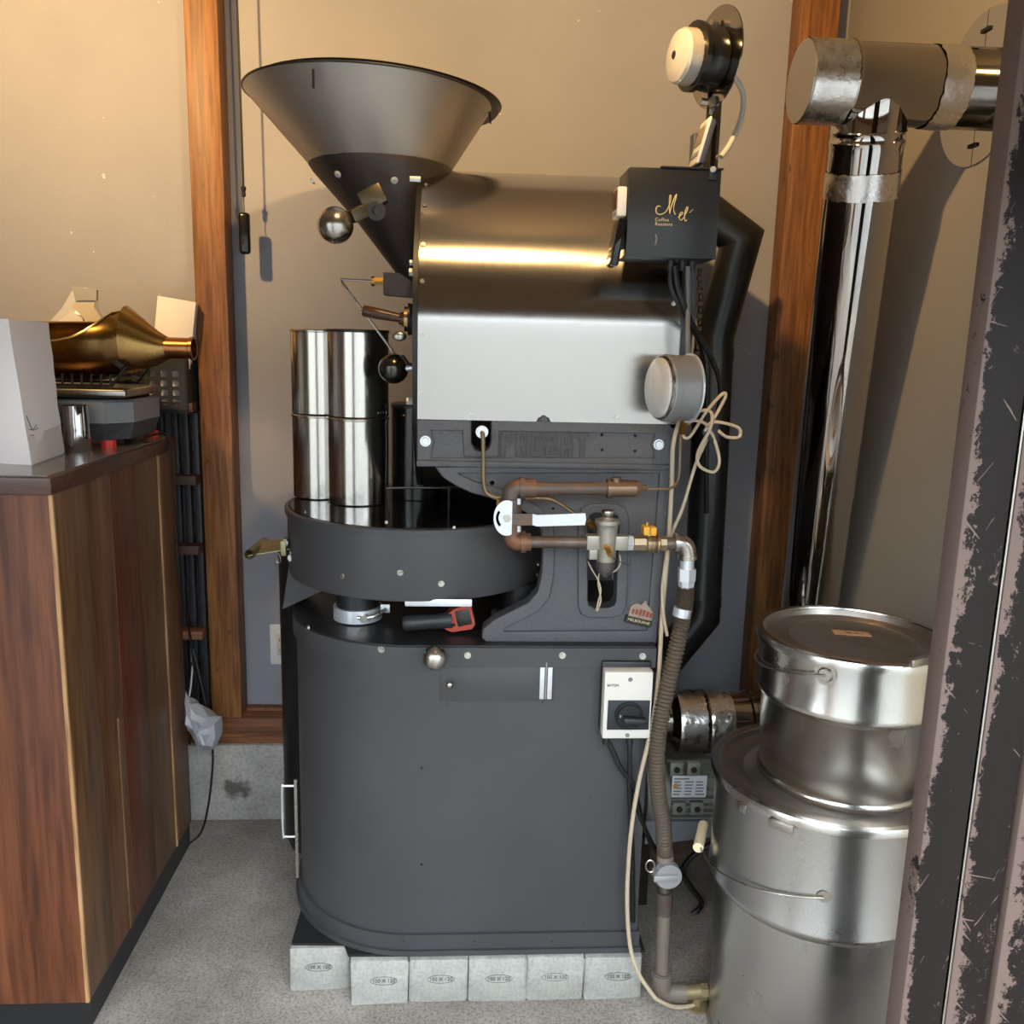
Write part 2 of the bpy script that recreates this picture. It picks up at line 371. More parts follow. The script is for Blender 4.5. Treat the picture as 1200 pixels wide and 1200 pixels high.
# ================================================================ SETTING
WB = 2.68; XR = 1.10; CE = 2.85
b = B(); b.bb(-2.6, 1.9, .3, 2.9, -.12, 0); b.done('floor', floorm, kind='structure')
b = B(); b.bb(-12, 12, -9, .3, -.14, -.02); b.done('ground', streetm, kind='structure')
b = B(); b.bb(-12, 12, -6.4, -6, -.02, 3.2); b.done('wall_street_added', plaster('added_facade', '96948f', 'a5a39e'), kind='structure')  # unseen facade opposite, added to dim the sky reflected in the drum cover
b = B(); b.bb(-2.6, 1.9, WB, WB+.12, .24, CE); b.done('wall_back', wallm, kind='structure')
b = B(); b.bb(-2.6, 1.9, 2.59, WB+.12, 0, .255, .006); b.done('baseboard_back', foundm, kind='structure', loc=(-.35, 2.69, 0)); add_stain(foundm, P(276, 925, 2.59)-V(-.35, 2.69, 0), .055)
b = B(); b.bb(XR, XR+.12, 1.5, WB, 0, CE); b.done('wall_right', wallr, kind='structure')
b = B(); b.bb(-2.72, -2.6, .3, 2.9, 0, CE); b.done('wall_left', wallr, kind='structure')
b = B(); b.bb(-2.72, 2.0, .3, 2.9, CE, CE+.1); b.done('ceiling', ceilm, kind='structure')
b = B(); b.bb(-2.6, -1.7, .3, .4, 0, 2.05); b.bb(-2.6, 2.0, .3, .4, 2.05, CE); b.bb(1.85, 2.0, .3, 1.5, 0, 2.05); b.bb(XR+.12, 2.0, 1.5, 1.6, 0, CE); b.bb(1.9, 2.0, .4, 1.5, 2.05, CE)
b.done('wall_front', ceilm, kind='structure')
b = B(); b.bb(-1.8, 1.85, .28, .44, 1.9, 2.05); b.bb(-.62, -.40, .28, .44, 0, 1.9); b.done('trim_1', postw, kind='structure')   # doorway lintel and jamb
b = B(); b.bb(-.749, -.659, 2.60, WB, .34, CE, .004); b.done('trim_2', postw, kind='structure')
b = B(); b.bb(.93, 1.04, 2.60, WB, .34, CE, .003); b.done('trim_3', postw, kind='structure')
b = B(); b.bb(-2.6, 1.1, 2.60, WB+.02, .256, .340, .003); b.done('trim_4', sillw, kind='structure')
b = B(); b.bb(-.659, .93, 2.655, WB, .34, .352); b.done('trim_5', sillw, kind='structure')
# stacked sliding door leaves at the doorway
dr = thing('door_1', 'tall scratched black steel stiles of the stacked sliding door', 'door', (.66, 1.1, 0)); del dr['category']; dr['kind'] = 'structure'
for x0, x1, y0 in ((.664, .727, 1.10), (.737, .797, 1.105), (.803, .875, 1.10)):
    b = B(); b.bb(x0, x1, y0, y0+.04, 0, 2.3, .003); b.done('stile', wornm, dr)
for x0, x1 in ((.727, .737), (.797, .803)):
    b = B(); b.bb(x0, x1, 1.125, 1.14, 0, 2.3); b.done('gap_shade_strip', blackmatt, dr)  # black strips standing in for the shade in the gaps between stiles
b = B(); b.bb(.731, .7335, 1.103, 1.125, 0, 2.3); b.done('edge_strip', zinc, dr)
b = B(); b.bb(.875, 1.75, 1.116, 1.122, .12, 2.2); b.done('pane', clearglass, dr)
b = B(); b.bb(.875, 1.75, 1.10, 1.14, 0, .12); b.done('bottom_rail', wornm, dr)

# ================================================================ CONCRETE BLOCKS
blk = [(-.376, -.2375, 1.836)] + [(-.231+.1352*i, -.231+.1352*i+.1335, 1.787+.002*(i % 2)) for i in range(5)]
blab = ['chipped pale concrete block set back under the rounded end of the roaster', 'pale concrete block beside the set-back block under the roaster', 'pale concrete block between the middle block and the one beside the set-back block',
        'pale concrete block in the middle of the front row under the roaster', 'pale concrete block between the middle block and the one beside the gas pipe', 'pale concrete block with clear stamp beside the gas pipe']
for i, (x0, x1, y) in enumerate(blk):
    t = thing('concrete_block', blab[i], 'block', ((x0+x1)/2, y, 0), 'concrete blocks under the roaster')
    b = B(); b.bb(x0, x1, y, y+.20, 0, .113, .006, 2)
    for v in b.bm.verts: v.co += Vector((random.uniform(-1, 1), random.uniform(-1, 1)*.5, random.uniform(-1, .3)))*.0022
    b.done('block_body', blockm, t)
    cz = .062; cx = (x0+x1)/2+random.uniform(-.008, .012)
    text('stamp_text', '100 X 120', .0125, mark, facing((cx, y-.0012, cz)), t)
    pts = [(cx+.031*cos(a*pi/12), y-.0008, cz+.0105*sin(a*pi/12)) for a in range(24)]
    b = B(); b.tube(pts, .0006, 5, closed=True); b.done('stamp_outline', mark, t)
b = B(); rg = [(.45, 1.80), (-.1, 1.80), (-.236, 1.802), (-.25, 1.84), (-.372, 1.845), (-.372, 2.1), (-.372, 2.5), (.45, 2.5)]
b.prism([(x, y, .1135) for x, y in rg], (0, 0, .006))
b.done('rubber_mat', blackmatt, label='thin black rubber mat between roaster base and concrete blocks', cat='mat')

# ================================================================ COFFEE ROASTER
CX, CY = -.095, 2.10
rst = thing('coffee_roaster', 'large charcoal cast-iron coffee roaster with steel hopper and drum cover', 'coffee roaster', (.1, 2.1, .12))
def dshape(R, xr, n=28):
    q = [(xr, CY-R)]
    for i in range(n+1): a = -pi/2-pi*i/n; q.append((CX+R*cos(a), CY+R*sin(a)))
    q.append((xr, CY+R)); return q
RB = .292
b = B(); b.prism([(x, y, .12) for x, y in dshape(RB, .43)], (0, 0, .735)); base = b.done('base_cabinet', bodypaint, rst)
b = B(); b.prism([(x, y, .12) for x, y in dshape(RB+.016, .438)], (0, 0, .012)); b.done('foot_flange', bodypaint, base)
b = B(); b.prism([(x, y, .132) for x, y in dshape(RB+.0085, .435)], (0, 0, .036)); b.done('foot_band', bodypaint, base)
b = B(); b.prism([(x, y, .814) for x, y in dshape(RB+.0085, .436)], (0, 0, .044)); b.done('top_band', bodypaint, base)
b = B(); b.prism([(x, y, .8585) for x, y in dshape(RB+.0065, .434)], (0, 0, .004)); b.done('top_plate', blackpaint, base)
b = B(); b.bb(-.30, .43, 1.83, 2.37, .06, .12); 
yf = CY-RB
for px, py in ((447, 761), (548, 768), (659, 768), (753, 769)): bolt(base, P(px, py, yf-.008) if px > 460 else PC(px, py, CX, CY, RB+.008), (0, -1, .1) if px > 460 else (-.35, -1, 0), .0055, zinc)
bolt(base, PC(362, 735, CX, CY, RB+.008), (-1, -.4, 0), .0055, zinc)
for px, py in ((400, 1105), (474, 1104), (556, 1104), (647, 1103)): bolt(base, P(px, py, yf-.008) if px > 460 else PC(px, py, CX, CY, RB+.008), (0, -1, 0) if px > 460 else (-.35, -1, 0), .0045, bodypaint)
for px, py in ((494, 900), (494, 1013)): bolt(base, P(px, py, yf+.001), (0, -1, 0), .0035, blackpaint, 'rivet', hexa=False)
for px, py in ((692, 934), (688, 1008), (684, 1081), (700, 859), (699, 780), (636, 823), (525, 824)): bolt(base, P(px, py, yf+.001), (0, -1, 0), .0023, blackpaint, 'rivet', hexa=False)
# inspection flap with knob and hinge
a0 = P(516, 776, yf); a1 = P(648, 821, yf)
b = B(); b.bb(a0.x, a1.x, yf-.003, yf+.004, a1.z, a0.z-.008, .001); flap = b.done('inspection_flap', bodypaint, base)
c = P(527, 799, yf); b = B(); b.cyl((c.x, yf, c.z), (c.x, yf-.012, c.z), .004, seg=12); b.sphere((c.x, yf-.016, c.z), .0085, 16); b.done('flap_knob', zinc, base)
for px in (636, 645):
    c0 = P(px, 776, yf-.004); c1 = P(px, 819, yf-.004); b = B(); b.bb(c0.x-.0052, c0.x+.0052, yf-.0065, yf-.002, c1.z, c0.z, .0008); b.done('hinge_leaf', zbright, base)
c0 = P(640.5, 776, yf-.006); c1 = P(640.5, 819, yf-.006); b = B(); b.cyl((c0.x, yf-.007, c1.z), (c0.x, yf-.007, c0.z), .0022, seg=10); b.done('hinge_pin', zinc, base)
c = P(510, 770, yf-.05); b = B(); b.cyl((c.x, yf, c.z), (c.x, yf-.06, c.z), .006, seg=12); b.sphere((c.x, yf-.055, c.z), .0265, 28); b.done('ball_lever', zinc, base, label='polished steel ball knob')
# chaff drawer edge strip and wire handle at the rounded end
e0 = PC(358.5, 915, CX, CY, RB+.004); zz0 = .17
b = B(); b.bb(CX-RB-.004, CX-RB+.003, 2.015, 2.022, .175, .44); b.done('drawer_edge', zinc, base)
h0 = P(358, 921, 2.03); h1 = P(358, 980, 2.03); hx = CX-RB-.036
b = B(); b.tube(cr([(CX-RB, 2.03, h0.z), (hx+.006, 2.03, h0.z), (hx, 2.03, h0.z-.008), (hx, 2.03, h1.z+.008), (hx+.006, 2.03, h1.z), (CX-RB, 2.03, h1.z)], 5), .003, 8); b.done('drawer_handle', zbright, base)
# cast side frame
FY = 1.83
top = xz([(490, 493), (628, 494.5), (631, 489), (643, 489), (646, 495), (785, 498), (785, 547), (490, 546)], FY)
slot = xz([(551, 487), (577, 487), (577, 520), (573, 528), (564, 531), (555, 528), (551, 520)], FY)
top = xz([(490, 493), (551, 493.6), (551, 520), (555, 528), (564, 531), (573, 528), (577, 520), (577, 494), (628, 494.5), (631, 489), (643, 489), (646, 495), (785, 498), (785, 547), (490, 546)], FY)
def rnd(px, py, rad): q = P(px, py, FY); return [(q.x+rad*cos(2*pi*k/14), q.z+rad*sin(2*pi*k/14)) for k in range(14)]
frm = plate('side_frame', [top]+[rnd(px, py, .0052) for px, py in ((706, 510), (745, 511), (706, 528), (745, 529))], FY+.006, FY+.075, castiron, rst, .003)
rin = xz([(504, 503), (543, 503.5), (545, 534), (583, 534), (584, 504), (768, 507), (768, 512), (764, 520), (768, 529), (768, 538), (504, 538), (505, 524), (508, 517), (505, 511)], FY)
plate('beam_rim', [top, rin], FY, FY+.012, castiron, frm, .002)
b = B(); b.bb(P(488, 545, FY).x, P(786, 546, FY).x, FY-.006, FY+.07, P(600, 546, FY).z-.004, P(600, 541, FY).z, .003); b.done('beam_ledge', castiron, frm)
web = xz([(513, 549), (785, 549), (768, 752), (572, 752), (566, 747), (568, 738), (580, 728), (600, 718), (620, 708), (632, 694), (637, 670), (638, 640), (636, 620), (625, 605), (605, 592), (580, 583), (555, 577), (535, 568), (520, 558)], FY)
hole = xz([(688, 612), (690, 604), (697, 600), (718, 600), (725, 604), (727, 611), (724, 704), (721, 711), (715, 714), (695, 714), (689, 711), (687, 704)], FY)
hrim = xz([(679, 608), (683, 597), (694, 592), (722, 592), (732, 597), (736, 608), (733, 709), (728, 719), (718, 723), (691, 723), (682, 719), (679, 709)], FY)
inner = xz([(531, 553), (775, 553), (760, 741), (588, 742), (590, 736), (612, 725), (631, 715), (643, 700), (648, 672), (649, 640), (647, 616), (634, 598), (610, 583), (582, 573), (556, 566), (540, 559)], FY)
wb = plate('frame_web', [web, hole, rnd(577, 567, .0068), rnd(648.5, 597, .0042)], FY+.008, FY+.05, castiron, frm, .002)
plate('frame_rim', [web, inner], FY, FY+.02, castiron, frm, .003)
plate('slot_rim', [hrim, hole], FY, FY+.02, castiron, frm, .003)
b = B(); b.bb(.20, .43, 2.34, 2.37, .863, 1.34); b.done('inner_wall', castiron, rst)
b = B(); b.bb(-.08, .20, 2.34, 2.37, 1.125, 1.34); b.done('inner_wall', castiron, rst)
for px, py in ((498.5, 517), (772, 521)): 
    q = P(px, py, FY); bolt(frm, (q.x, FY+.001, q.z), (0, -1, 0), .0085, zbright, 'cap_bolt', h=.006, hexa=False)
q = P(637, 491, FY); bolt(frm, (q.x, FY+.001, q.z), (0, -1, 0), .006, castiron, 'cap_bolt', h=.006)
# raised outline lettering on the beam
LET = {'P': ([(0, 0), (0, 10), (4.2, 10), (5.8, 8.8), (5.8, 5.6), (4.2, 4.2), (2, 4.2), (2, 0)], [(2, 6), (3.6, 6), (4, 6.6), (4, 7.8), (3.6, 8.3), (2, 8.3)]),
       'R': ([(0, 0), (0, 10), (4.2, 10), (5.8, 8.8), (5.8, 6), (4.8, 5), (6.2, 0), (4.1, 0), (3, 4.2), (2, 4.2), (2, 0)], [(2, 6), (3.6, 6), (4, 6.6), (4, 7.8), (3.6, 8.3), (2, 8.3)]),
       'O': ([(1.4, 0), (0, 1.6), (0, 8.4), (1.4, 10), (4.8, 10), (6.2, 8.4), (6.2, 1.6), (4.8, 0)], [(2.4, 1.9), (2, 2.4), (2, 7.6), (2.4, 8.1), (3.8, 8.1), (4.2, 7.6), (4.2, 2.4), (3.8, 1.9)]),
       'B': ([(0, 0), (0, 10), (4.2, 10), (5.6, 8.8), (5.6, 6.2), (4.8, 5.2), (5.9, 4), (5.9, 1.2), (4.6, 0)], [(2, 6), (3.4, 6), (3.8, 6.6), (3.8, 7.8), (3.4, 8.2), (2, 8.2)], [(2, 1.8), (3.6, 1.8), (4, 2.3), (4, 3.7), (3.6, 4.2), (2, 4.2)]),
       'A': ([(0, 0), (.3, 8.6), (1.6, 10), (4.4, 10), (5.7, 8.6), (6.2, 0), (4.2, 0), (4, 3.4), (2.1, 3.4), (2, 0)], [(2.1, 5.2), (3.9, 5.2), (3.7, 7.8), (3.4, 8.2), (2.6, 8.2), (2.3, 7.8)]),
       'T': ([(2.3, 0), (2.3, 8.2), (0, 8.2), (0, 10), (6.6, 10), (6.6, 8.2), (4.3, 8.2), (4.3, 0)],)}
q0 = P(586.5, 533.5, FY+.008); q1 = P(690, 510, FY+.008); sx = (q1.x-q0.x)/(7.65*5+6.6); sz = (q1.z-q0.z)/9.2
for i, ch in enumerate('PROBAT'):
    b = B()
    for poly in LET[ch]:
        pts = []
        for k in range(len(poly)):
            A_, B_ = Vector(poly[k]), Vector(poly[(k+1) % len(poly)])
            pts += [A_.lerp(B_, .15), A_.lerp(B_, .85)]
        b.tube([(q0.x+(p.x+i*7.65)*sx, FY+.0036, q0.z+p.y*sz) for p in pts], .0023, 6, closed=True)
    b.done('raised_letter', castiron, frm)
# drum and its brushed steel cover
DR, DY, DZ = .38, 2.21, 1.515
x0, x1 = -.086, .462
b = B(); b.cyl((x0+.004, DY, DZ), (x1-.002, DY, DZ), DR-.012, seg=64); b.done('drum_shell', darksteel, rst)
prof = [(DY-DR, P(600, 494, FY).z+.001), (DY-DR, 1.40), (DY-DR, 1.46)]
for i in range(33): a = pi-pi*.72*i/32; prof.append((DY+DR*cos(a), DZ+DR*sin(a)))
innr = [(y+.003, z) if z <= DZ else (DY+(y-DY)*(DR-.003)/DR, DZ+(z-DZ)*(DR-.003)/DR) for y, z in prof]
b = B(); b.loft([[(x, y, z) for y, z in prof+innr[::-1]] for x in (x0, x1)])
cov = b.done('drum_cover', steel_panel, rst, ang=30)
for py in (215, 243, 283, 337, 400, 473):
    d = ray(495, py); 
    # screw positions along the left edge of the cover
    best = min(prof, key=lambda q: abs(atan2(q[1]-CH, q[0])-atan2(d.z, d.y)) + (10 if q[0] > DY-.05 else 0))
    n = Vector((0, best[0]-DY, best[1]-DZ)) if best[1] > DZ else Vector((0, -1, 0))
    bolt(cov, (x0+.008, best[0], best[1])+Vector((0,)) if False else V(x0+.008, best[0], best[1])+n.normalized()*.001, n, .0035, zinc, 'screw', hexa=False)
for px, py in ((552, 484), (722, 489), (781, 494), (789, 356)):
    q = P(px, py, DY-DR); bolt(cov, (q.x, DY-DR-.001, q.z), (0, -1, 0), .0035, zinc, 'screw', hexa=False)
b = B(); b.bb(x1, x1+.012, DY-.36, DY+.36, 1.33, 1.78, .003); b.done('end_plate', darksteel, rst)
b = B(); b.cyl((x0-.012, DY, DZ), (x0, DY, DZ), DR-.012, seg=64); b.done('front_plate', blackpaint, rst)
for px, py in ((489, 210), (487, 308), (484, 470)):
    q = P(px, py, 1.92); b = B(); b.cyl((x0-.022, 1.92, q.z), (x0, 1.92, q.z), .006, seg=6); b.done('cap_bolt', zbright, rst)
for px, py in ((484, 319), (481, 470)):
    q = P(px, py, 1.9); b = B(); b.cyl((q.x-.008, 1.9, q.z), (x0, 1.9, q.z), .0085, seg=6); b.done('hex_fitting', M('nickel_fitting', 'bdb9b4', .4, .5), rst)
# hopper
HX, HY, HZ, HR = -.212, 2.15, 2.035, .277
bx, br, bz = -.187, .160, 1.888
def circ(cx, cy, z, r, n=64, tilt=0): return [(cx+r*cos(2*pi*i/n), cy+r*sin(2*pi*i/n), z-tilt*cos(2*pi*i/n)) for i in range(n)]
b = B(); b.loft([circ(bx, HY, bz, br), circ(HX, HY, HZ, HR, tilt=.006), circ(HX, HY, HZ+.002, HR-.003, tilt=.006), circ(bx, HY, bz+.004, br-.004)], cap=False); hop = b.done('hopper', steel_hopper, rst)
b = B(); b.tube(circ(HX, HY, HZ+.001, HR+.0005, 72, .006), .0025, 8, closed=True); b.done('hopper_rim', blackpaint, hop)
b = B(); b.loft([circ(HX+.02, HY+.03, HZ+.004, HR-.004, tilt=.012), circ(HX+.02, HY+.03, HZ+.014, HR+.004, tilt=.012), circ(HX+.02, HY+.03, HZ+.017, HR-.004, tilt=.012)]); b.done('hopper_lid', blackpaint, hop)
q = P(368, 90, HY-HR*.93); b = B(); b.box((q.x, PC(368, 90, HX, HY, HR+.002).y, q.z-.006), (.005, .004, .035)); b.done('rim_clip', blackpaint, hop)
q = P(574, 135, HY); b = B(); b.tube([q+V(-.004, 0, .02), q, q+V(.002, 0, -.018)], .0025, 6); b.done('rim_clip', blackpaint, hop)
b = B(); b.loft([circ(bx, HY, bz+.002, br+.004), circ(bx+.008, HY, bz-.012, br+.002), circ(bx+.045, HY, bz-.12, br*.62), circ(-.108, HY, 1.645, .035), circ(-.10, HY, 1.62, .02)]); neck = b.done('hopper_neck', darksteel, rst)
for px, py in ((396, 204), (462, 211), (367, 212)): 
    q = PC(px, py, bx+.008, HY, br-.004); n = V(q.x-bx, q.y-HY, -.35*br*2); bolt(neck, q, n, .006, zbright)
# hopper gate lever
A0 = P(446, 237, 1.90); A1 = P(408, 256, 1.86); A2 = P(393, 264, 1.85)
b = B(); b.box((A0+A1)/2*1.0, ((A0-A1).length*.9, .03, .026), (A0-A1).to_track_quat('X', 'Z').to_matrix(), .003); lev = b.done('gate_lever', M('olive_steel', '5f5848', .4, .8), rst)
b = B(); b.box(P(437, 232, 1.885), (.05, .034, .04), Matrix.Rotation(radians(-28), 3, 'Y'), .004); b.done('lever_head', M('olive_steel', '5f5848', .4, .8), lev)
b = B(); b.sphere(A2, .036, 32); b.done('lever_ball', M('polished_ball', 'b5b0a8', .24, 1), lev)
q = P(441, 247, 1.87); b = B(); b.cyl(q+V(-.008, .05, .008), q+V(0, 0, 0), .019, seg=20); b.cyl(q, q+V(.004, -.02, -.003), .008, seg=6); b.done('pivot_bolt', darksteel, lev)
# probe box with bent thermocouple wire
a = P(450, 320, 1.95); c = P(492, 347, 1.95)
b = B(); b.prism([(a.x, 1.93, a.z), (a.x, 1.93, c.z), (x0, 1.93, c.z-.004), (x0, 1.93, a.z-.03), ((a.x+x0)/2-.005, 1.93, a.z)], (0, .06, 0)); pb = b.done('probe_mount', darksteel, rst)
for px, py in ((453, 341), (480, 337)): bolt(pb, P(px, py, 1.93), (0, -1, 0), .005, darksteel)
q = P(450, 330, 1.96); b = B(); b.cyl(q, q+V(-.02, 0, 0), .009, seg=6); b.cyl(q+V(-.02, 0, 0), q+V(-.027, 0, 0), .0105, seg=12); b.done('brass_nut', brass, pb)
b = B(); b.tube([q+V(-.02, 0, 0), P(405, 327.5, 1.96), P(399, 327, 1.96), P(402, 333, 1.96), P(430, 370, 1.965), P(472, 428, 1.97)], .0028, 8); b.done('probe_wire', zinc, pb)
# bean trier
q0 = P(425, 364, 1.93); q1 = P(470, 373, 1.93)
b = B(); ax = (q1-q0); b.lathe([(.010, 0), (.0125, .004), (.0115, ax.length*.5), (.009, ax.length)], q0, ax, 20); tr = b.done('trier_handle', handlew, rst)
q2 = P(474, 374, 1.93); b = B(); b.cyl(q1-V(.004, 0, 0), q2, .012, .017, 20); b.cyl(q2, q2+V(.008, 0, 0), .026, seg=28); b.done('trier_collar', M('warm_brass', 'a08560', .25, 1), tr)
b = B(); b.cyl(q2+V(.008, 0, 0), q2+V(.03, 0, 0), .034, .03, 28); b.done('trier_mount', blackpaint, tr)
b = B(); b.sphere(P(468, 394, 1.92), .014, 16, (1.1, .5, .75)); b.done('trier_flap', M('flap_steel', 'b5b0aa', .3, 1), tr)
# discharge door counterweight
q = P(461, 432, 1.96); b = B(); b.sphere(q, .033, 28); b.cyl(q, (x0, q.y, q.z+.004), .0075, seg=12); dw = b.done('door_counterweight', M('dark_polished', '4b4a44', .2, .9), rst)
b = B(); b.cyl(q+V(.02, -.01, 0), (x0, q.y-.01, q.z+.006), .007, seg=12); b.done('weight_rod', zbright, dw)
b = B(); b.tube([P(468, 420, 1.95), P(472, 418, 1.95), P(478, 427, 1.95), P(488, 430, 1.95)], .005, 8); b.done('latch', darksteel, dw)
# cooling tray
TR, TZ0, TZ1 = .310, .968, 1.118
b = B(); b.lathe([(TR-.02, TZ0-.012), (TR-.004, TZ0-.006), (TR-.002, TZ0), (TR-.002, TZ1-.016), (TR+.003, TZ1-.015), (TR+.004, TZ1-.002), (TR+.001, TZ1), (TR-.006, TZ1), (TR-.008, TZ1-.004)], (CX, CY, 0), (0, 0, 1), 96); tray = b.done('cooling_tray', traypaint, rst)
b = B(); b.cyl((CX, CY, TZ1-.004), (CX, CY, TZ1+.001), TR-.009, seg=96); b.done('tray_lid', blackgloss, tray)
for px, py in ((453, 612), (532, 618), (358, 600)): bolt(tray, PC(px, py, CX, CY, TR+.003), PC(px, py, CX, CY, TR)-V(CX, CY, PC(px, py, CX, CY, TR).z), .0025, zinc, 'screw', hexa=False)
for px, py in ((401, 675), (469, 671), (517, 684), (629, 673), (630, 661)): bolt(tray, PC(px, py, CX, CY, TR-.003), PC(px, py, CX, CY, TR)-V(CX, CY, PC(px, py, CX, CY, TR).z), .005, zinc)
h0 = PZ(456, 598, TZ1); h1 = PZ(526, 598, TZ1)
b = B(); b.tube(cr([h0, h0+V(0, 0, .045), h0+V(.006, 0, .052), h1+V(-.006, 0, .052), h1+V(0, 0, .045), h1], 5), .0032, 8); b.done('lid_handle', M('black_wire', '2a2826', .3, .6), tray)
t0 = P(475, 700, CY-TR+.02); t1 = P(553, 709, CY-TR+.02)
b = B(); b.box(((t0.x+t1.x)/2, t0.y-.012, (t0.z+t1.z)/2), (t1.x-t0.x, .003, t0.z-t1.z), None, .0014, 2); b.done('white_slide', zbright, tray)
# pedestals below the tray with white clamp
for nm, px, py0, py1, r in (('pedestal', 418, 690, 728, .050), ('pedestal', 612, 695, 722, .050)):
    q = P(px, py1, 1.96); b = B(); b.cyl((q.x, 1.985, .862), (q.x, 1.985, TZ0-.008), r, r*.94, 32); pd = b.done(nm, blackpaint, rst)
    b = B(); b.cyl((q.x, 1.985, .866), (q.x, 1.985, .896), r+.006, seg=36); b.done('clamp_band', zbright if px < 500 else blackpaint, pd)
    if px < 500:
        b = B(); b.tube(cr([(q.x+.005, 1.985-r-.008, .882), (q.x+.04, 1.985-r-.004, .884), (q.x+.068, 1.985-r+.014, .897)], 6), .004, 8); b.done('clamp_lever', zinc, pd)
        b = B(); b.cyl((q.x+.02, 1.985-r-.014, .881), (q.x+.02, 1.985-r+.012, .881), .009, seg=14); b.done('clamp_screw', zinc, pd)
        b = B(); b.box((q.x+.066, 1.985-r+.018, .897), (.022, .004, .02), None, .0018); b.done('clamp_tab', zbright, pd)
    else:
        b = B(); b.cyl((q.x-r-.012, 1.94, .89), (q.x-r-.012, 1.95, .89), .011, seg=16); b.done('clamp_screw', zinc, pd)
# discharge chute and lever plate at the tray's end
c3 = [PC(343, 652, CX, CY, TR+.004), PC(388, 694, CX, CY, TR-.05)]
b = B(); b.prism([P(340, 655, 2.06), P(383, 690, 2.02), P(331, 714, 2.10)], (0, .12, 0)); b.done('discharge_chute', castiron, rst)
pl = [P(304, 634, 2.05), P(339, 631, 2.05), P(339, 643, 1.99), P(288, 651, 1.99)]
b = B(); b.prism(pl, (0, 0, -.003)); lp = b.done('gate_plate', M('raw_steel', '8d8567', .45, .8), rst)
b = B(); b.lathe([(.0115, 0), (.0115, .11), (.0095, .11), (.0095, 0)], P(292, 650, 1.975), (.1, 1, .04), 20, False, False); b.done('gate_tube', M('raw_steel', '8d8567', .45, .8), lp)
q = P(334, 640, 2.0); b = B(); b.box(q, (.012, .05, .035), None, .002); b.done('gate_bracket', M('raw_steel', '8d8567', .45, .8), lp)
for px, py in ((334, 636), (344, 648), (341, 654)): bolt(lp, P(px, py, 1.985), (-.3, -1, 0), .006, zbright)
b = B(); b.tube(cr([P(326, 648, 1.99), P(329, 656, 1.99), P(326, 660, 1.99), P(324, 657, 1.99)], 4), .0012, 6); b.done('wire_hook', zinc, lp)

# ================================================================ MAGNET
q = P(751, 719, FY); 
mg = thing('souvenir_magnet', 'building-shaped souvenir magnet lettered MELBOURNE on the cast frame', 'magnet', (q.x, FY, q.z-.03))
RM = Matrix.Translation((q.x, FY-.001, q.z)) @ Matrix.Rotation(radians(13), 4, 'Y') @ Matrix.Rotation(0, 4, 'X')
def mp(x, z, y=0): return RM @ Vector((x, y, z))
b = B(); b.prism([mp(x, z, .0085) for x, z in [(-.026, -.012), (-.026, .012), (-.016, .02), (-.004, .019), (-.002, .024), (.003, .033), (.008, .023), (.012, .02), (.026, .008), (.027, -.012)]], RM.to_3x3() @ Vector((0, -.008, 0))); b.done('building_relief', M('magnet_stone', '8c7c6c', .7, 0, col2='a08c78', scale=60), mg)
for i in range(6):
    x = -.021+i*.0082; b = B(); b.prism([mp(x, -.004, 0), mp(x, .010-abs(i-2.5)*.0015, 0), mp(x+.0052, .010-abs(i-2.5)*.0015, 0), mp(x+.0052, -.004, 0)], RM.to_3x3() @ Vector((0, -.0015, 0))); b.done('brick_panel', M('magnet_brick', '8f3f34', .7), mg)
b = B(); b.prism([mp(x, z, .0085) for x, z in [(-.03, -.027), (-.03, -.011), (.03, -.011), (.03, -.027)]], RM.to_3x3() @ Vector((0, -.009, 0))); b.done('name_band', ink_black, mg)
text('lettering', 'MELBOURNE', .0088, gold, RM @ Matrix.Translation((0, -.0012, -.018)) @ XZ, mg)

# ================================================================ GAS LINE
GY = 1.765
gas = thing('gas_pipe_line', 'rusty gas pipework with regulator and lever valve across the roaster frame', 'gas pipe', (P(600, 635, GY).x, GY, P(600, 635, GY).z))
def gp(x, y): return P(x, y, GY)
e = [(628, 572), (612, 572), (604, 573), (600, 578), (599, 592)]
b = B(); b.tube(cr([gp(*k) for k in e], 5), .0195, 16); b.cyl(gp(609, 572), gp(615, 572), .0235, seg=20); b.cyl(gp(599.5, 584), gp(599.5, 590), .0235, seg=20); b.done('pipe_elbow', rust, gas)
b = B(); b.cyl(gp(612, 572.5), gp(722, 572.5), .0135, seg=20); b.done('pipe', rust, gas)
b = B(); b.cyl(gp(713, 572.5), gp(745, 572.5), .0175, seg=20); b.cyl(gp(711, 572.5), gp(715, 572.5), .0205, seg=20); b.cyl(gp(744, 572.5), gp(749, 572.5), .017, seg=6); b.cyl(gp(749, 572.5), gp(757, 572.5), .0085, seg=6); b.cyl(gp(722, 562)+V(0, 0, .004), gp(722, 572), .011, seg=14); b.done('pipe_tee', M('bronze_tee', '7d6652', .4, .8), gas)
b = B(); b.tube(cr([gp(756, 573), gp(775, 573), P(788, 571, 1.77), P(795, 560, 1.78), P(797, 530, 1.79), P(798, 497, 1.79)], 6), .0032, 8); b.done('gauge_tube', copper, gas)
b = B(); b.tube(cr([gp(*k) for k in ((599, 618), (599.5, 628), (604, 634), (612, 635), (622, 635))], 5), .0185, 16); b.cyl(gp(610, 635), gp(616, 635), .0225, seg=20); b.done('pipe_elbow', rust, gas)
b = B(); b.cyl(gp(612, 635), gp(688, 635.5), .0125, seg=20); b.done('pipe', ironpipe, gas)
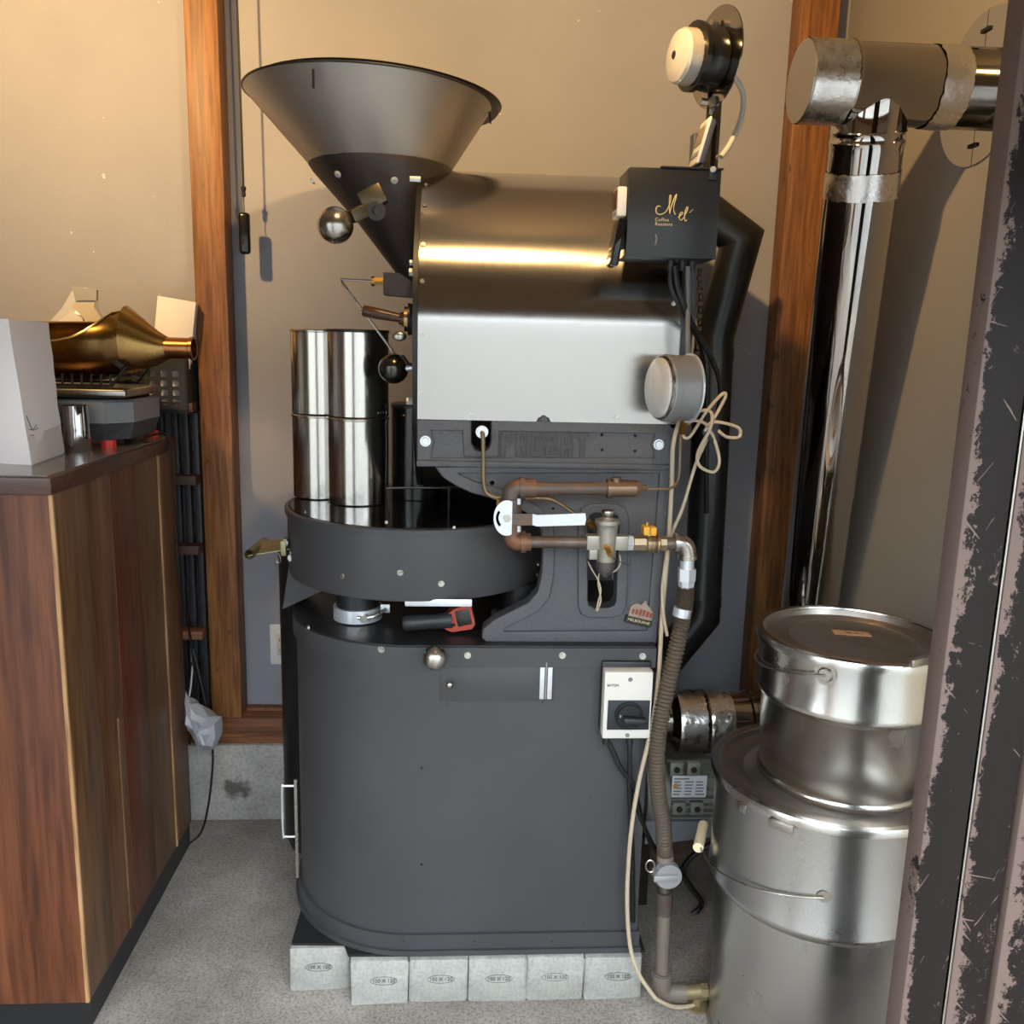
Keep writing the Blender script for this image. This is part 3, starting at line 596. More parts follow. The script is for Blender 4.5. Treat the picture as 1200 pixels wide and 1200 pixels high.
# lever valve
vc = P(594, 607, 1.735)
b = B(); b.cyl(gp(599, 588), gp(599, 624), .022, seg=20); b.cyl(gp(596, 607), vc+V(0, .004, 0), .014, seg=16); val = b.done('valve_body', rust, gas)
vd = []
for i in range(25): a = radians(68+224*i/24); vd.append((vc.x+.0265*cos(a), vc.z+.036*sin(a)))
arc = [(vc.x+.0165*cos(radians(a)), vc.z+.018*sin(radians(a))) for a in range(140, 235, 10)] + [(vc.x+.0225*cos(radians(a)), vc.z+.0245*sin(radians(a))) for a in range(230, 135, -10)]
plate('valve_disc', [vd, arc], 1.733, 1.7365, zbright, val, .0005)
b = B(); b.cyl((vc.x, 1.734, vc.z), (vc.x, 1.727, vc.z), .0085, seg=6); b.done('valve_nut', zinc, val)
for py in (591, 623): 
    q = P(608, py, 1.745); b = B(); b.cyl(q, q+V(0, 0, .012), .004, seg=8); b.done('valve_screw', zbright, val)
l0 = P(600, 608, 1.738); l1 = P(625, 608, 1.738); l2 = P(685, 608, 1.725)
b = B(); b.box(((l0.x+l1.x)/2, 1.738, l0.z-.001), (l1.x-l0.x, .003, .0235)); b.done('lever_root', rust, val)
b = B(); b.prism([(l1.x-.002, 1.738, l1.z+.011), (l1.x+.006, 1.722, l1.z+.0115), (l2.x, 1.72, l2.z+.013), (l2.x+.002, 1.72, l2.z), (l2.x, 1.72, l2.z-.011), (l1.x+.006, 1.722, l1.z-.0115), (l1.x-.002, 1.738, l1.z-.012)], (0, -.004, 0)); b.done('valve_lever', zbright, val)
# pilot tubes
b = B(); b.tube(cr([P(565, 507, 1.80), P(566, 513, 1.79), P(566.5, 540, 1.79), P(567, 565, 1.79), P(570, 577, 1.79), P(580, 583, 1.785), P(592, 584, 1.78)], 6), .0046, 10); b.done('pilot_tube', copper, gas)
q = P(565, 507, 1.80); b = B(); b.cyl(q, q+V(0, .05, 0), .0105, seg=6); b.cyl(q+V(0, .01, 0), q+V(0, .02, 0), .013, seg=16); b.done('pilot_nut', zbright, gas)
b = B(); b.tube(cr([P(606, 581, 1.785), P(612, 583.5, 1.785), P(640, 584, 1.785), P(652, 588, 1.785), P(672, 601, 1.79), P(692, 616, 1.80)], 6), .0042, 10); b.done('pilot_tube', copper, gas)
b = B(); b.cyl(P(688, 611, 1.79), P(698, 618, 1.79), .008, seg=6); b.done('brass_nut', brass, gas)
b = B(); b.cyl(P(585, 592, 1.77), P(585, 585, 1.77), .006, seg=6); b.done('brass_nut', brass, gas)
# regulator
RC = P(711, 632, GY)
def rz(py): return P(711, py, GY).z
b = B(); b.lathe([(.02, rz(657)), (.021, rz(640)), (.0225, rz(632)), (.0215, rz(620)), (.0225, rz(616)), (.0265, rz(613)), (.026, rz(609)), (.014, rz(607)), (.012, rz(605.5))], (RC.x, GY, 0), (0, 0, 1), 28); reg = b.done('regulator_body', M('regulator_zinc', '9d988d', .4, .6), gas)
b = B(); b.cyl((RC.x, GY, rz(610)), (RC.x, GY, rz(603)), .006, seg=12); b.lathe([(.009, rz(605)), (.0145, rz(601)), (.0145, rz(599)), (.013, rz(597.5))], (RC.x, GY, 0), (0, 0, 1), 24); b.done('regulator_knob', zinc, reg)
b = B(); b.lathe([(.010, rz(673)), (.016, rz(670)), (.0185, rz(667)), (.0195, rz(656))], (RC.x, GY, 0), (0, 0, 1), 24); b.cyl((RC.x, GY, rz(671)), (RC.x, GY, rz(676)), .0045, seg=8); b.done('regulator_cap', M('regulator_cap', '5d5652', .45, .5), reg)
a = P(687, 628, GY); c = P(740, 644, GY)
b = B(); b.bb(a.x, P(702, 640, GY).x, GY-.014, GY+.014, c.z, a.z+.003, .003); b.bb(a.x+.006, P(700, 640, GY).x, GY-.012, GY+.012, c.z-.02, c.z+.002, .002); b.done('inlet_flange', M('regulator_zinc', '9d988d', .4, .6), reg)
b = B(); b.bb(P(719, 640, GY).x, P(735, 640, GY).x, GY-.014, GY+.014, c.z, a.z+.003, .003); b.done('outlet_flange', M('regulator_zinc', '9d988d', .4, .6), reg)
q = P(712, 643, 1.745); b = B(); b.cyl(q+V(0, .015, .003), q, .011, seg=14); b.cyl(q, q+V(.002, -.022, -.008), .006, seg=8); b.done('test_nipple', brass, reg)
b = B(); b.cyl(P(735, 636, GY), P(741.5, 636, GY), .0165, seg=6); b.done('pipe_union', zbright, gas)
b = B(); b.cyl(P(742, 636.5, GY), P(756, 636.5, GY), .017, seg=8); b.lathe([(.015, 0), (.0185, .004), (.0185, .018), (.0155, .022), (.021, .024), (.021, .027), (.0175, .03)], P(756, 637, GY), (1, 0, 0), 20); b.cyl(P(770, 637, GY), P(780, 637, GY), .0165, seg=8); bv = b.done('ball_valve', M('nickel_brass', 'a99678', .35, .9), gas)
b = B(); b.cyl(P(760.5, 630, GY), P(760.5, 618, GY), .007, seg=12); b.done('valve_stem', zinc, bv)
b = B(); a = P(753, 618, GY); c = P(768, 626, GY); b.bb(a.x, a.x+.012, GY-.016, GY+.016, c.z, a.z+.004, .002); b.bb(c.x-.013, c.x, GY-.013, GY+.013, c.z-.001, a.z+.002, .002); b.bb(a.x, c.x, GY-.006, GY+.006, c.z+.004, a.z, .002); b.done('yellow_handle', yellow, bv, label='yellow butterfly handle')
b = B(); b.cyl(P(758.5, 617, GY), P(758.5, 612, GY), .005, .003, seg=8); b.done('handle_screw', brass, bv)
b = B(); b.cyl(P(780, 637, GY), P(792, 637, GY), .0135, seg=20); b.done('pipe_nipple', ironpipe, gas)
b = B(); b.tube(cr([P(791, 636, GY), P(799, 636.5, GY), P(804, 640, GY), P(806, 646, GY), P(806, 655, GY)], 5), .0175, 18); b.cyl(P(790, 636, GY), P(794, 636, GY), .0205, seg=20); b.cyl(P(806, 650, GY), P(806, 655, GY), .0205, seg=20); b.done('pipe_elbow', zinc, gas)
b = B(); b.cyl(P(805.5, 654, GY), P(805, 668, GY), .0145, seg=18); b.cyl(P(805, 666, GY), P(804.5, 680, GY), .0195, seg=6); b.cyl(P(804.5, 680, GY), P(804, 689, GY), .0185, .016, seg=8); b.done('hose_nut', zbright, gas)
hp = cr([P(804, 687, GY), P(803, 705, GY), P(798, 735, GY), P(787, 785, GY), P(776, 835, GY), P(770, 880, GY), P(771, 925, GY), P(777, 965, GY), P(779.5, 1003, GY)], 22)
b = B(); b.tube(hp, [.0187 if i % 2 else .0142 for i in range(len(hp))], 14); hs = b.done('flexible_hose', hosem, gas, ang=20)
b = B(); b.cyl(P(800.5, 712, GY), P(798.5, 722, GY), .0192, seg=20); b.done('hose_clip', zbright, hs)
b = B(); b.cyl(P(779.5, 1001, GY), P(779.5, 1013, GY), .019, seg=20); b.cyl(P(779, 1013, GY), P(779, 1034, GY), .022, seg=8); b.cyl(P(779, 1022, GY), P(764, 1022, GY), .009, seg=12); cock = b.done('floor_cock', M('rusty_zinc', '8c8078', .5, .5), gas)
q = P(784, 1028, GY-.03); b = B(); b.cyl(q+V(0, .02, 0), q, .029, seg=32); b.box(q+V(-.008, -.004, 0), (.055, .008, .016), None, .003); b.done('cock_knob', M('alu_knob', 'a7a7aa', .35, .5), cock)
b = B(); b.tube([P(762+5*cos(t*pi/8), 1015+7*sin(t*pi/8), GY-.01) for t in range(16)], .002, 6, closed=True); b.done('key_ring', zinc, cock)
b = B(); b.cyl(P(779, 1034, GY), P(779, 1045, GY), .012, seg=16); b.cyl(P(779, 1044, GY), P(778.5, 1070, GY), .0195, .0175, seg=20); b.done('pipe_coupling', ironpipe, gas)
b = B(); b.cyl(P(778.5, 1066, GY), P(776, 1142, GY), .0155, seg=20); b.done('pipe', M('dusty_pipe', '7d7468', .55, .4), gas)
b = B(); b.tube(cr([P(776, 1138, GY), P(775.5, 1150, GY), P(779, 1160, GY), P(790, 1163, GY), P(803, 1163, GY)], 5), .0215, 18); b.cyl(P(776, 1139, GY), P(776, 1145, GY), .0245, seg=20); b.done('pipe_elbow', M('dusty_pipe', '7d7468', .55, .4), gas)
b = B(); b.cyl(P(800, 1163, GY), P(828, 1161, GY), .017, seg=18); b.cyl(P(820, 1161, GY), P(828, 1161, GY), .0205, seg=8); fx = P(818, 1161, GY); b.cyl(fx, (fx.x, GY, 0.0), .013, seg=12); b.cyl((fx.x, GY, 0), (fx.x, GY, .006), .03, seg=20); b.done('floor_connection', M('dusty_brass', '8b7b5c', .5, .5), gas)

# ================================================================ ROTARY SWITCH
SY = yf-.001
a = P(709, 787, SY-.045); c = P(761, 865, SY-.045)
sw = thing('rotary_switch_box', 'white and black rotary isolator switch box on the roaster front', 'switch', ((a.x+c.x)/2, SY, c.z))
b = B(); b.bb(a.x-.002, c.x+.002, SY-.018, SY, c.z+.006, a.z+.012, .004); b.done('back_box', blackpaint, sw)
b = B(); b.bb(a.x, c.x, SY-.048, SY-.016, c.z, a.z, .003); cvv = b.done('cover', M('switch_beige', 'd4cfc6', .45), sw)
mxx = (a.x+c.x)/2; mz = P(738, 838, SY-.05).z
b = B(); b.bb(a.x+.009, c.x-.004, SY-.0505, SY-.047, mz-.034, mz+.033, .001); b.done('dial_plate', M('dial_navy', '24272e', .5), sw)
kx = mxx+.003
b = B(); b.lathe([(.031, 0), (.031, .006), (.028, .008), (.027, .014), (.024, .016)], (kx, SY-.05, mz), (0, -1, 0), 36); kn = b.done('rotary_knob', blackmatt, sw)
b = B(); b.box((kx+.008, SY-.075, mz-.001), (.05, .022, .013), Matrix.Rotation(radians(4), 3, 'Y'), .004); b.done('knob_grip', blackpaint, kn)
for zz in (a.z-.017, c.z+.008): bolt(sw, (mxx+.003, SY-.047, zz), (0, -1, 0), .0038, greypl, 'cover_screw', hexa=False)
text('maker_print', 'EATON', .0075, ink_black, facing((a.x+.018, SY-.0486, a.z-.030)), sw)
text('dial_print', '0', .008, white, facing((kx-.021, SY-.0665, mz+.004)), sw)
b = B(); b.cyl((a.x+.012, SY-.03, c.z), (a.x+.012, SY-.03, c.z-.02), .008, seg=14); b.cyl((mxx+.012, SY-.03, c.z), (mxx+.012, SY-.03, c.z-.02), .008, seg=14); b.done('cable_gland', blackpaint, sw)
b = B(); b.tube(cr([(a.x+.012, SY-.03, c.z-.01), P(718, 880, 1.775), P(727, 900, 1.775), P(742, 920, 1.785), P(748, 945, 1.8), P(757, 975, 1.82), P(775, 1005, 1.86), P(800, 1020, 2.0)], 7), .0062, 8); b.done('supply_cable', cable_black, sw)
b = B(); b.tube(cr([(mxx+.012, SY-.03, c.z-.01), P(738, 890, 1.775), P(738, 930, 1.785), P(741, 1000, 1.80), P(742, 1080, 1.80)], 7), .0055, 8); b.done('supply_cable', cable_black, sw)

# ================================================================ CONTROL BOX on its bracket
BY = 1.70
a = P(738, 195, BY); c = P(839, 304, BY)
cb = thing('control_box', 'black steel control box with gold Mel lettering above the drum', 'control box', ((a.x+c.x)/2, BY, c.z))
b = B(); b.bb(a.x, c.x, BY, BY+.105, c.z, a.z, .002); b.done('box_body', M('box_black', '23262b', .33, 0, bmp=.05, bscale=90), cb)
b = B(); b.bb(P(775, 195, BY).x, c.x+.003, BY-.002, BY+.05, a.z, a.z+.003); b.done('top_flange', blackpaint, cb)
q = P(837, 199, BY); b = B(); b.bb(q.x-.010, q.x+.004, BY-.003, BY+.01, q.z-.018, q.z+.006, .001); b.done('lid_tab', blackpaint, cb); bolt(cb, (q.x-.003, BY-.003, q.z), (0, -1, 0), .0042, zbright)
def zm(x, y): return P(680+x/5, 150+y/5, BY)
def stroke(pts, r=.0009):
    b = B(); k = cr([zm(*p) for p in pts], 6); k = [V(p.x, BY-.0006, p.z) for p in k]; n = len(k); b.tube(k, [r*(.55+.6*abs(sin(i*5.0/n*pi/2))) for i in range(n)], 5); b.done('gold_stroke', gold, cb)
stroke([(472, 462), (455, 458), (443, 478), (450, 502), (475, 506), (503, 488), (522, 450), (531, 405), (526, 395), (521, 420), (523, 470), (524, 502)], .0011)
stroke([(524, 502), (535, 455), (552, 408), (564, 388), (560, 410), (549, 450), (548, 485), (556, 508)], .0011)
stroke([(572, 524), (588, 512), (600, 498), (592, 492), (582, 508), (581, 530), (590, 541), (604, 528)], .0009)
stroke([(604, 528), (618, 500), (630, 470), (624, 463), (614, 490), (610, 525), (614, 545), (624, 538)], .0009)
stroke([(638, 497), (650, 488)], .0006); stroke([(650, 484), (661, 478)], .0006)
text('gold_print', 'Coffee', .0085, gold, facing(zm(478, 538)+V(0, -.0004, 0)), cb, spacing=1.15)
text('gold_print', 'Roasters', .0085, gold, facing(zm(489, 564)+V(0, -.0004, 0)), cb, spacing=1.1)
b = B(); b.tube(cr([zm(440, 622)+V(0, -.0006, 0), zm(446, 650)+V(0, -.0006, 0), zm(440, 685)+V(0, -.0006, 0)], 4), .0016, 6); b.done('paint_chip', greypl, cb)
for px in (786, 800, 811): 
    q = P(px, 305, BY+.05); b = B(); b.cyl((q.x, BY+.05, c.z), (q.x, BY+.05, c.z-.018), .008, seg=14); b.done('cable_gland', blackpaint, cb)
b = B(); b.bb(.455, .478, 1.82, 1.85, 1.34, 1.92, .002); b.bb(.40, .47, 1.79, 1.83, 1.70, 1.76); b.done('mounting_post', M('post_slate', '3a4048', .45), cb)
b = B(); b.tube(cr([P(786, 312, BY+.05), P(787, 335, BY+.05), P(797, 358, BY+.06), P(812, 385, 1.80), P(826, 412, 1.83), P(829, 450, 1.85), P(828, 520, 1.9), P(828, 600, 2.0)], 7), .0062, 8); b.done('box_cable', cable_black, cb)
b = B(); b.tube(cr([P(791, 312, BY+.04), P(794, 335, BY+.04), P(803, 360, BY+.05), P(818, 392, 1.80), P(836, 425, 1.84), P(844, 455, 1.88), P(840, 490, 1.92)], 7), .0055, 8); b.done('box_cable', cable_black, cb)
b = B(); b.tube(cr([P(806, 312, BY+.04), P(806, 360, BY+.05), P(806, 418, BY+.05), P(809, 440, BY+.06), P(809, 470, BY+.08)], 7), .0048, 8); b.done('box_cable', cable_grey, cb)
# drive chain behind the post
ch = thing('drive_chain', 'dark roller drive chain hanging behind the control box post', 'chain', P(815, 480, 1.93))
for i in range(22):
    y = 318+i*7.4; x = 819.5+1.5*sin(i*.4)+(-(i-10)*.55 if i > 10 else 0); q = P(x, y, 1.93)
    b = B(); b.box(q, (.012, .006, .0115) if i % 2 else (.007, .010, .0125), None, .0015); b.done('chain_link', M('chain_steel', '4a3d33', .4, .9), ch)

# ================================================================ TIMERS on the box
q = P(732, 246, BY+.03)
t = thing('digital_timer', 'small white digital timer stuck to the control box side', 'timer', (q.x, q.y, q.z-.03))
a = P(734, 220, BY+.02); c = P(734, 255, BY+.02); bxl = P(738, 195, BY).x
b = B(); b.bb(bxl-.019, bxl-.001, BY+.005, BY+.06, c.z, a.z, .003); b.done('timer_case', white, t)
b = B(); b.bb(bxl-.0205, bxl-.018, BY+.01, BY+.055, c.z+.014, a.z-.004, .001); b.done('timer_display', M('timer_lcd', '5a3a34', .3), t)
for k in range(3):
    b = B(); b.bb(bxl-.0205, bxl-.018, BY+.012+k*.015, BY+.022+k*.015, c.z+.003, c.z+.009, .001); b.done('timer_button', greypl, t)
t = thing('temperature_meter', 'black handheld temperature meter tilted below the white timer', 'meter', P(720, 312, BY+.02))
RQ = Matrix.Rotation(radians(9), 3, 'Y'); qc = P(722.5, 285, BY+.02)
b = B(); b.box(qc, (.016, .055, .088), RQ, .005); b.done('meter_case', blackgloss, t)
b = B(); b.box(qc+RQ @ V(-.0085, 0, .012), (.002, .045, .05), RQ, .0008); b.done('meter_display', M('meter_lcd', '46423c', .25), t)
for k in range(3):
    b = B(); b.box(qc+RQ @ V(-.009, -.015+.015*k, -.027), (.003, .009, .007), RQ, .001); b.done('meter_button', greypl, t)
b = B(); b.box(qc+V(.011, .01, .005), (.012, .03, .03), None, .002); b.done('meter_clip', blackpaint, t)
t = thing('kitchen_timer', 'white rimmed kitchen timer leaning against the steel bar', 'timer', P(822, 194, BY+.03))
RQ = Matrix.Rotation(radians(14), 3, 'Y'); qc = P(824, 169, BY+.04)
b = B(); b.box(qc, (.014, .06, .082), RQ, .005); b.done('timer_case', M('timer_slate', '4a4e58', .4), t)
b = B(); b.box(qc+RQ @ V(-.006, 0, 0), (.006, .064, .086), RQ, .003); b.done('timer_bezel', M('timer_white', 'd8d5cf', .4), t)
b = B(); b.box(qc+RQ @ V(-.0095, 0, .012), (.002, .05, .036), RQ, .001); b.done('timer_display', M('timer_lcd2', '8a7a66', .3), t)
for k in range(4):
    b = B(); b.box(qc+RQ @ V(-.0095, -.02+.013*k, -.024), (.003, .009, .009), RQ, .001); b.done('timer_button', greypl, t)

# ================================================================ PRESSURE SWITCH DIAL on its steel bar
PY = 1.83
ps = thing('pressure_switch', 'round black air pressure switch with clear knurled cap on steel disc', 'pressure switch', P(838, 215, PY))
dc = P(840, 68, PY); ax = V(-1, -.28, 0).normalized(); up_ = V(0, 0, 1)
b = B(); b.cyl(dc, dc+ax*.003, .092, seg=64); b.done('mounting_disc', chrome2, ps)
fc = P(833, 71, PY-.005)
b = B(); b.lathe([(.058, .004), (.060, .010), (.058, .03), (.056, .044), (.063, .046), (.063, .056), (.05, .058)], dc+V(0, 0, -.004), ax, 48); b.done('switch_body', M('switch_black', '191817', .2), ps)
fc = dc+V(0, 0, -.006)+ax*.057
b = B(); n = 60
rings = []
for h, r in ((0, .050), (.024, .049)): rings.append((h, r))
u, v = frame(ax)
b.loft([[fc+ax*h+(u*cos(2*pi*i/n)+v*sin(2*pi*i/n))*(r+(.0012 if i % 2 else 0)) for i in range(n)] for h, r in rings]); kc = b.done('knurled_cap', M('cap_ribbed', 'b4afa6', .25, .2), ps)
b = B(); b.lathe([(.0485, .0235), (.046, .030), (.03, .036), (.008, .038), (.007, .034), (.001, .034)], fc, ax, 40); b.done('cap_face', M('cap_clear', 'cbc7c0', .2, 0, coat=1), kc)
b = B(); b.cyl(fc+ax*.033, fc+ax*.039, .007, seg=6); b.done('cap_screw', darksteel, kc)
for px, py in ((841, 27), (851, 80), (828, 120)):
    q = P(px, py, PY-.01); b = B(); b.cyl(q, q+ax*.014, .0075, seg=6); b.done('switch_screw', zinc, ps)
b0 = P(838, 110, PY); b1 = P(834, 214, PY)
b = B(); b.box(((b0.x+b1.x)/2, PY+.01, (b0.z+b1.z)/2-.06), (.030, .004, b0.z-b1.z+.14), None, .001); b.done('steel_bar', chrome2, ps)
q = P(836, 120, PY); b = B(); b.cyl(q+V(0, .012, 0), q+V(0, -.012, 0), .011, seg=6); b.done('bar_bolt', zinc, ps)
b = B(); b.tube(cr([P(853, 84, PY), P(862, 92, PY+.01), P(871, 112, PY+.02), P(868, 140, PY+.02), P(856, 168, PY+.01), P(845, 184, PY)], 7), .0058, 10); b.done('air_tube', M('clear_tube', 'c2bdb4', .3), ps)

# ================================================================ DIAL GAUGE
gy = 1.72
dg = thing('dial_gauge', 'round grey dial gauge with glass face in front of the drum cover', 'gauge', P(790, 492, gy))
ax = V(-1, -.20, 0).normalized(); gc = P(806, 455, gy+.01)
b = B(); b.lathe([(.062, 0), (.064, .002), (.064, .040), (.0655, .041), (.0655, .052), (.063, .055)], gc, ax, 56); b.done('gauge_case', gauge_grey, dg)
b = B(); b.lathe([(.060, .052), (.058, .066), (.05, .071), (.001, .073)], gc, ax, 56, False, False); b.done('gauge_glass', gaugeface, dg)
b = B(); b.lathe([(.0625, .053), (.0625, .060), (.060, .061), (.0595, .056)], gc, ax, 56, False, False); b.done('gauge_bezel', zinc, dg)
b = B(); b.cyl(gc, gc-ax*.004, .068, seg=56); b.done('back_flange', zbright, dg)
b = B(); b.cyl(gc+V(.0, .0, -.05), gc+V(.004, .04, -.09), .008, seg=12); b.cyl(gc-ax*.002, gc+V(.03, .08, 0), .008, seg=12); b.done('gauge_stem', brass, dg)

# ================================================================ BLACK EXHAUST DUCT
bd = thing('exhaust_duct', 'matt black round exhaust duct with mitred elbows behind the drum', 'duct', P(822, 760, 2.38))
pts = [V(.42, 2.38, 1.80)] + pp([(806, 232), (869, 280), (837, 395), (830, 560), (822, 722), (770, 785)], 2.38)
seg = []
b = B(); RD = .052
def mitre(pts, r, n=28):
    rings = []; u = None
    for i, p in enumerate(pts):
        d0 = (pts[i]-pts[i-1]).normalized() if i else None; d1 = (pts[i+1]-pts[i]).normalized() if i < len(pts)-1 else None
        d = d0 or d1; nrm = ((d0+d1) if d0 and d1 else d).normalized()
        if u is None: u, v = frame(d)
        ring = []
        for k in range(n):
            o = u*(r*cos(2*pi*k/n))+v*(r*sin(2*pi*k/n)); t = -o.dot(nrm)/d.dot(nrm); ring.append(p+o+d*t)
        rings.append(ring)
        if d1 and d0:
            ax_ = d0.cross(d1)
            if ax_.length > 1e-6:
                q = Quaternion(ax_.normalized(), d0.angle(d1)); u = q @ u; v = q @ v
    return rings
b.loft(mitre(pts, RD)); b.done('duct_pipe', ductblack, bd)
for i, (k, w) in enumerate(((3, .03), (5, .03))):
    d = (pts[k+1]-pts[k]).normalized() if k < 5 else (pts[k-1]-pts[k]).normalized(); p = pts[k]+d*.03
    b = B(); b.cyl(p, p+d*w, RD+.002, seg=32); b.done('duct_collar', ductblack, bd)

# ================================================================ FOIL-WRAPPED HORIZONTAL DUCT
fd = thing('foil_wrapped_duct', 'short horizontal steel duct wrapped in crumpled foil tape', 'duct', P(840, 880, 2.17))
fa = P(770, 845, 2.17); fb = P(935, 846, 2.17); fb.z = fa.z; L = fb.x-fa.x; fr = .079
def fh(px): return P(px, 845, 2.17).x-fa.x
b = B(); b.lathe([(fr*.7, 0), (fr*.72, fh(783)), (fr, fh(792)), (fr, fh(872)), (fr+.004, fh(874)), (fr+.004, fh(878)), (fr, fh(880)), (fr, L)], fa, (1, 0, 0), 48); b.done('duct_pipe', chrome2, fd)
for i, (u0, u1) in enumerate(((790, 821), (824, 852))):
    b = B(); hh = [fh(u0)+(fh(u1)-fh(u0))*k/10 for k in range(11)]
    b.lathe([(fr+.0015, h) for h in hh], fa, (1, 0, 0), 64, False, False)
    for v in b.bm.verts:
        if abs(v.co.x-fa.x-hh[0]) > .001: n = V(0, v.co.y-fa.y, v.co.z-fa.z).normalized(); v.co += n*random.uniform(0, .0035)
    b.done('foil_tape_wrap', foil, fd)
b = B(); b.lathe([(fr+.002, fh(820)), (fr+.006, fh(822)), (fr+.002, fh(825))], fa, (1, 0, 0), 48, False, False); b.done('duct_bead', chrome2, fd)

# ================================================================ BLOWER MOTOR
my = 2.12
mo = thing('electric_motor', 'grey-green finned electric motor with white nameplate beside the roaster', 'motor', P(810, 1000, my))
motm = M('motor_grey', '84867e', .5, .2)
ma = P(757, 925, my); mb = P(868, 925, my); mb.z = ma.z; mr = .086
b = B(); b.cyl(ma, mb, mr*.88, seg=32); b.done('motor_body', motm, mo)
for i in range(13):
    a = pi*(i+.5)/13; d = V(0, -sin(a), cos(a)); c0 = (ma+mb)/2+d*mr*.93
    b = B(); b.box(c0, ((mb-ma).length*.62, .0035 if abs(d.z) > .5 else .022, .022 if abs(d.z) > .5 else .0035), None); b.done('cooling_fin', motm, mo)
b = B(); b.lathe([(mr*.5, -.02), (mr*.95, -.012), (mr*1.02, .01), (mr*1.02, .035)], ma, (1, 0, 0), 36); b.done('end_bell', motm, mo)
b = B(); b.lathe([(mr*1.02, -.05), (mr*1.02, 0), (mr*.9, .008)], mb, (1, 0, 0), 36); b.done('end_bell', motm, mo)
yfr = my-mr*.98
for px, py in ((792, 900), (812, 900), (795, 946), (816, 946)):
    q = P(px, py, yfr); b = B(); b.box(q, (.034, .02, .034), None, .003); lu = b.done('mounting_lug', motm, mo)
    b = B(); b.cyl(q+V(0, -.008, 0), q+V(0, -.013, 0), .008, seg=12); b.done('lug_bolt', darksteel, lu)
a = P(788, 909, yfr-.004); c = P(827, 934, yfr-.004); b = B(); b.bb(a.x, c.x, yfr-.006, yfr-.003, c.z, a.z, .001); npz = b.done('nameplate', M('nameplate_white', 'd5d7da', .35), mo)
for r_ in range(6):
    for k in range(3 if r_ else 1):
        w = (c.x-a.x)*(.26 if r_ else .5); xx = a.x+.004+k*(c.x-a.x)*.32; zz = a.z-.006-r_*.0085
        b = B(); b.bb(xx, xx+w*random.uniform(.7, 1), yfr-.0068, yfr-.0058, zz-.0035, zz); b.done('print_line', greypl, npz)
q = P(792, 921, yfr-.006); b = B(); b.cyl(q, q+V(0, -.0012, 0), .007, seg=16); b.done('print_mark', M('amber_mark', 'c08a4a', .5), npz)
a = P(757, 963, yfr); c = P(850, 984, yfr); b = B(); b.prism([(a.x, yfr, a.z), (a.x, yfr, c.z-.01), (a.x+.06, yfr, c.z-.008), (mb.x+.02, yfr, a.z-.03), (mb.x+.02, yfr, a.z)], (0, .16, 0)); b.done('motor_bracket', M('galvanised', '8e959d', .4, .5), mo)
for x in (ma.x+.01, mb.x-.01):
    b = B(); b.bb(x-.015, x+.015, my+.02, my+.05, 0, a.z-.02); b.done('bracket_leg', darksteel, mo)
b = B(); b.tube(cr([P(842, 985, 2.1), P(815, 1000, 2.1), P(800, 1020, 2.08), P(810, 1040, 2.05), P(822, 1060, 2.1), P(800, 1078, 2.1), P(770, 1085, 2.1)], 8), .0075, 8); b.done('motor_cable', cable_black, mo)

# ================================================================ CHROME EXHAUST PIPE
cp = thing('chrome_exhaust_pipe', 'tall polished steel exhaust pipe with tee and foil tape by the wall', 'exhaust pipe', (.99, 2.32, 0))
TY = 1.935; TZc = P(1020, 99, TY).z; PR = .080
capx = P(938, 91, TY).x; 
b = B(); b.lathe([(PR, 0), (PR+.001, .004), (PR+.001, .07)], (capx, TY, TZc), (1, 0, 0), 56, True, False); b.lathe([(PR-.006, -.001), (PR-.001, 0)], (capx, TY, TZc), (1, 0, 0), 56); b.done('end_cap', M('cap_steel', 'b4b2ae', .35, 1), cp)
def tx(px): return P(px, 97, TY).x-capx
b = B(); b.lathe([(PR+.002, .004), (PR+.0025, tx(990))], (capx, TY, TZc), (1, 0, 0), 56, False, False)
for v in b.bm.verts: v.co += V(0, random.uniform(-1, 1)*.0006, random.uniform(-1, 1)*.0006)
b.done('foil_band', foil, cp)
b = B(); b.lathe([(PR, tx(985)), (PR+.004, tx(990)), (PR, tx(995)), (PR, tx(1150)), (PR*.94, tx(1156)), (PR*.83, tx(1170)), (PR*.83, XR-capx-.006)], (capx, TY, TZc), (1, 0, 0), 64, False, False); b.done('tee_pipe', chrome2, cp)
b = B(); b.lathe([(PR+.002, tx(1086)), (PR+.0025, tx(1102)), (PR+.002, tx(1118))], (capx, TY, TZc), (1, 0, 0), 64, False, False)
for v in b.bm.verts: v.co += V(random.uniform(-1, 1)*.002, random.uniform(-1, 1)*.0008, random.uniform(-1, 1)*.0008)
b.done('foil_band', foil, cp)
v0 = V(P(1024, 99, TY).x, TY, TZc); v1 = P(945, 740, 2.33); dv = (v1-v0).normalized(); VR = .0765
def along(py):
    # point of the leaning pipe's axis at that image height
    best = min((abs((lambda w: 600-FPX*((w-CAM).dot(UP))/((w-CAM).dot(FW)))(v0+dv*t*.005)-py), t*.005) for t in range(0, 420)); return best[1]
end = along(800)
b = B(); b.lathe([(VR, .02), (VR, along(150)), (VR+.003, along(153)), (VR, along(157)), (VR, along(163)), (VR+.003, along(166)), (VR, along(170)), (VR, end)], v0, dv, 64); b.done('riser_pipe', chrome, cp)
b = B(); b.lathe([(VR+.0022, along(200)), (VR+.0026, along(215)), (VR+.0022, along(231))], v0, dv, 64, False, False)
for v in b.bm.verts: v.co += V(random.uniform(-1, 1)*.0006, random.uniform(-1, 1)*.0006, random.uniform(-1, 1)*.0015)
b.done('foil_band', foil, cp)
ve = v0+dv*end
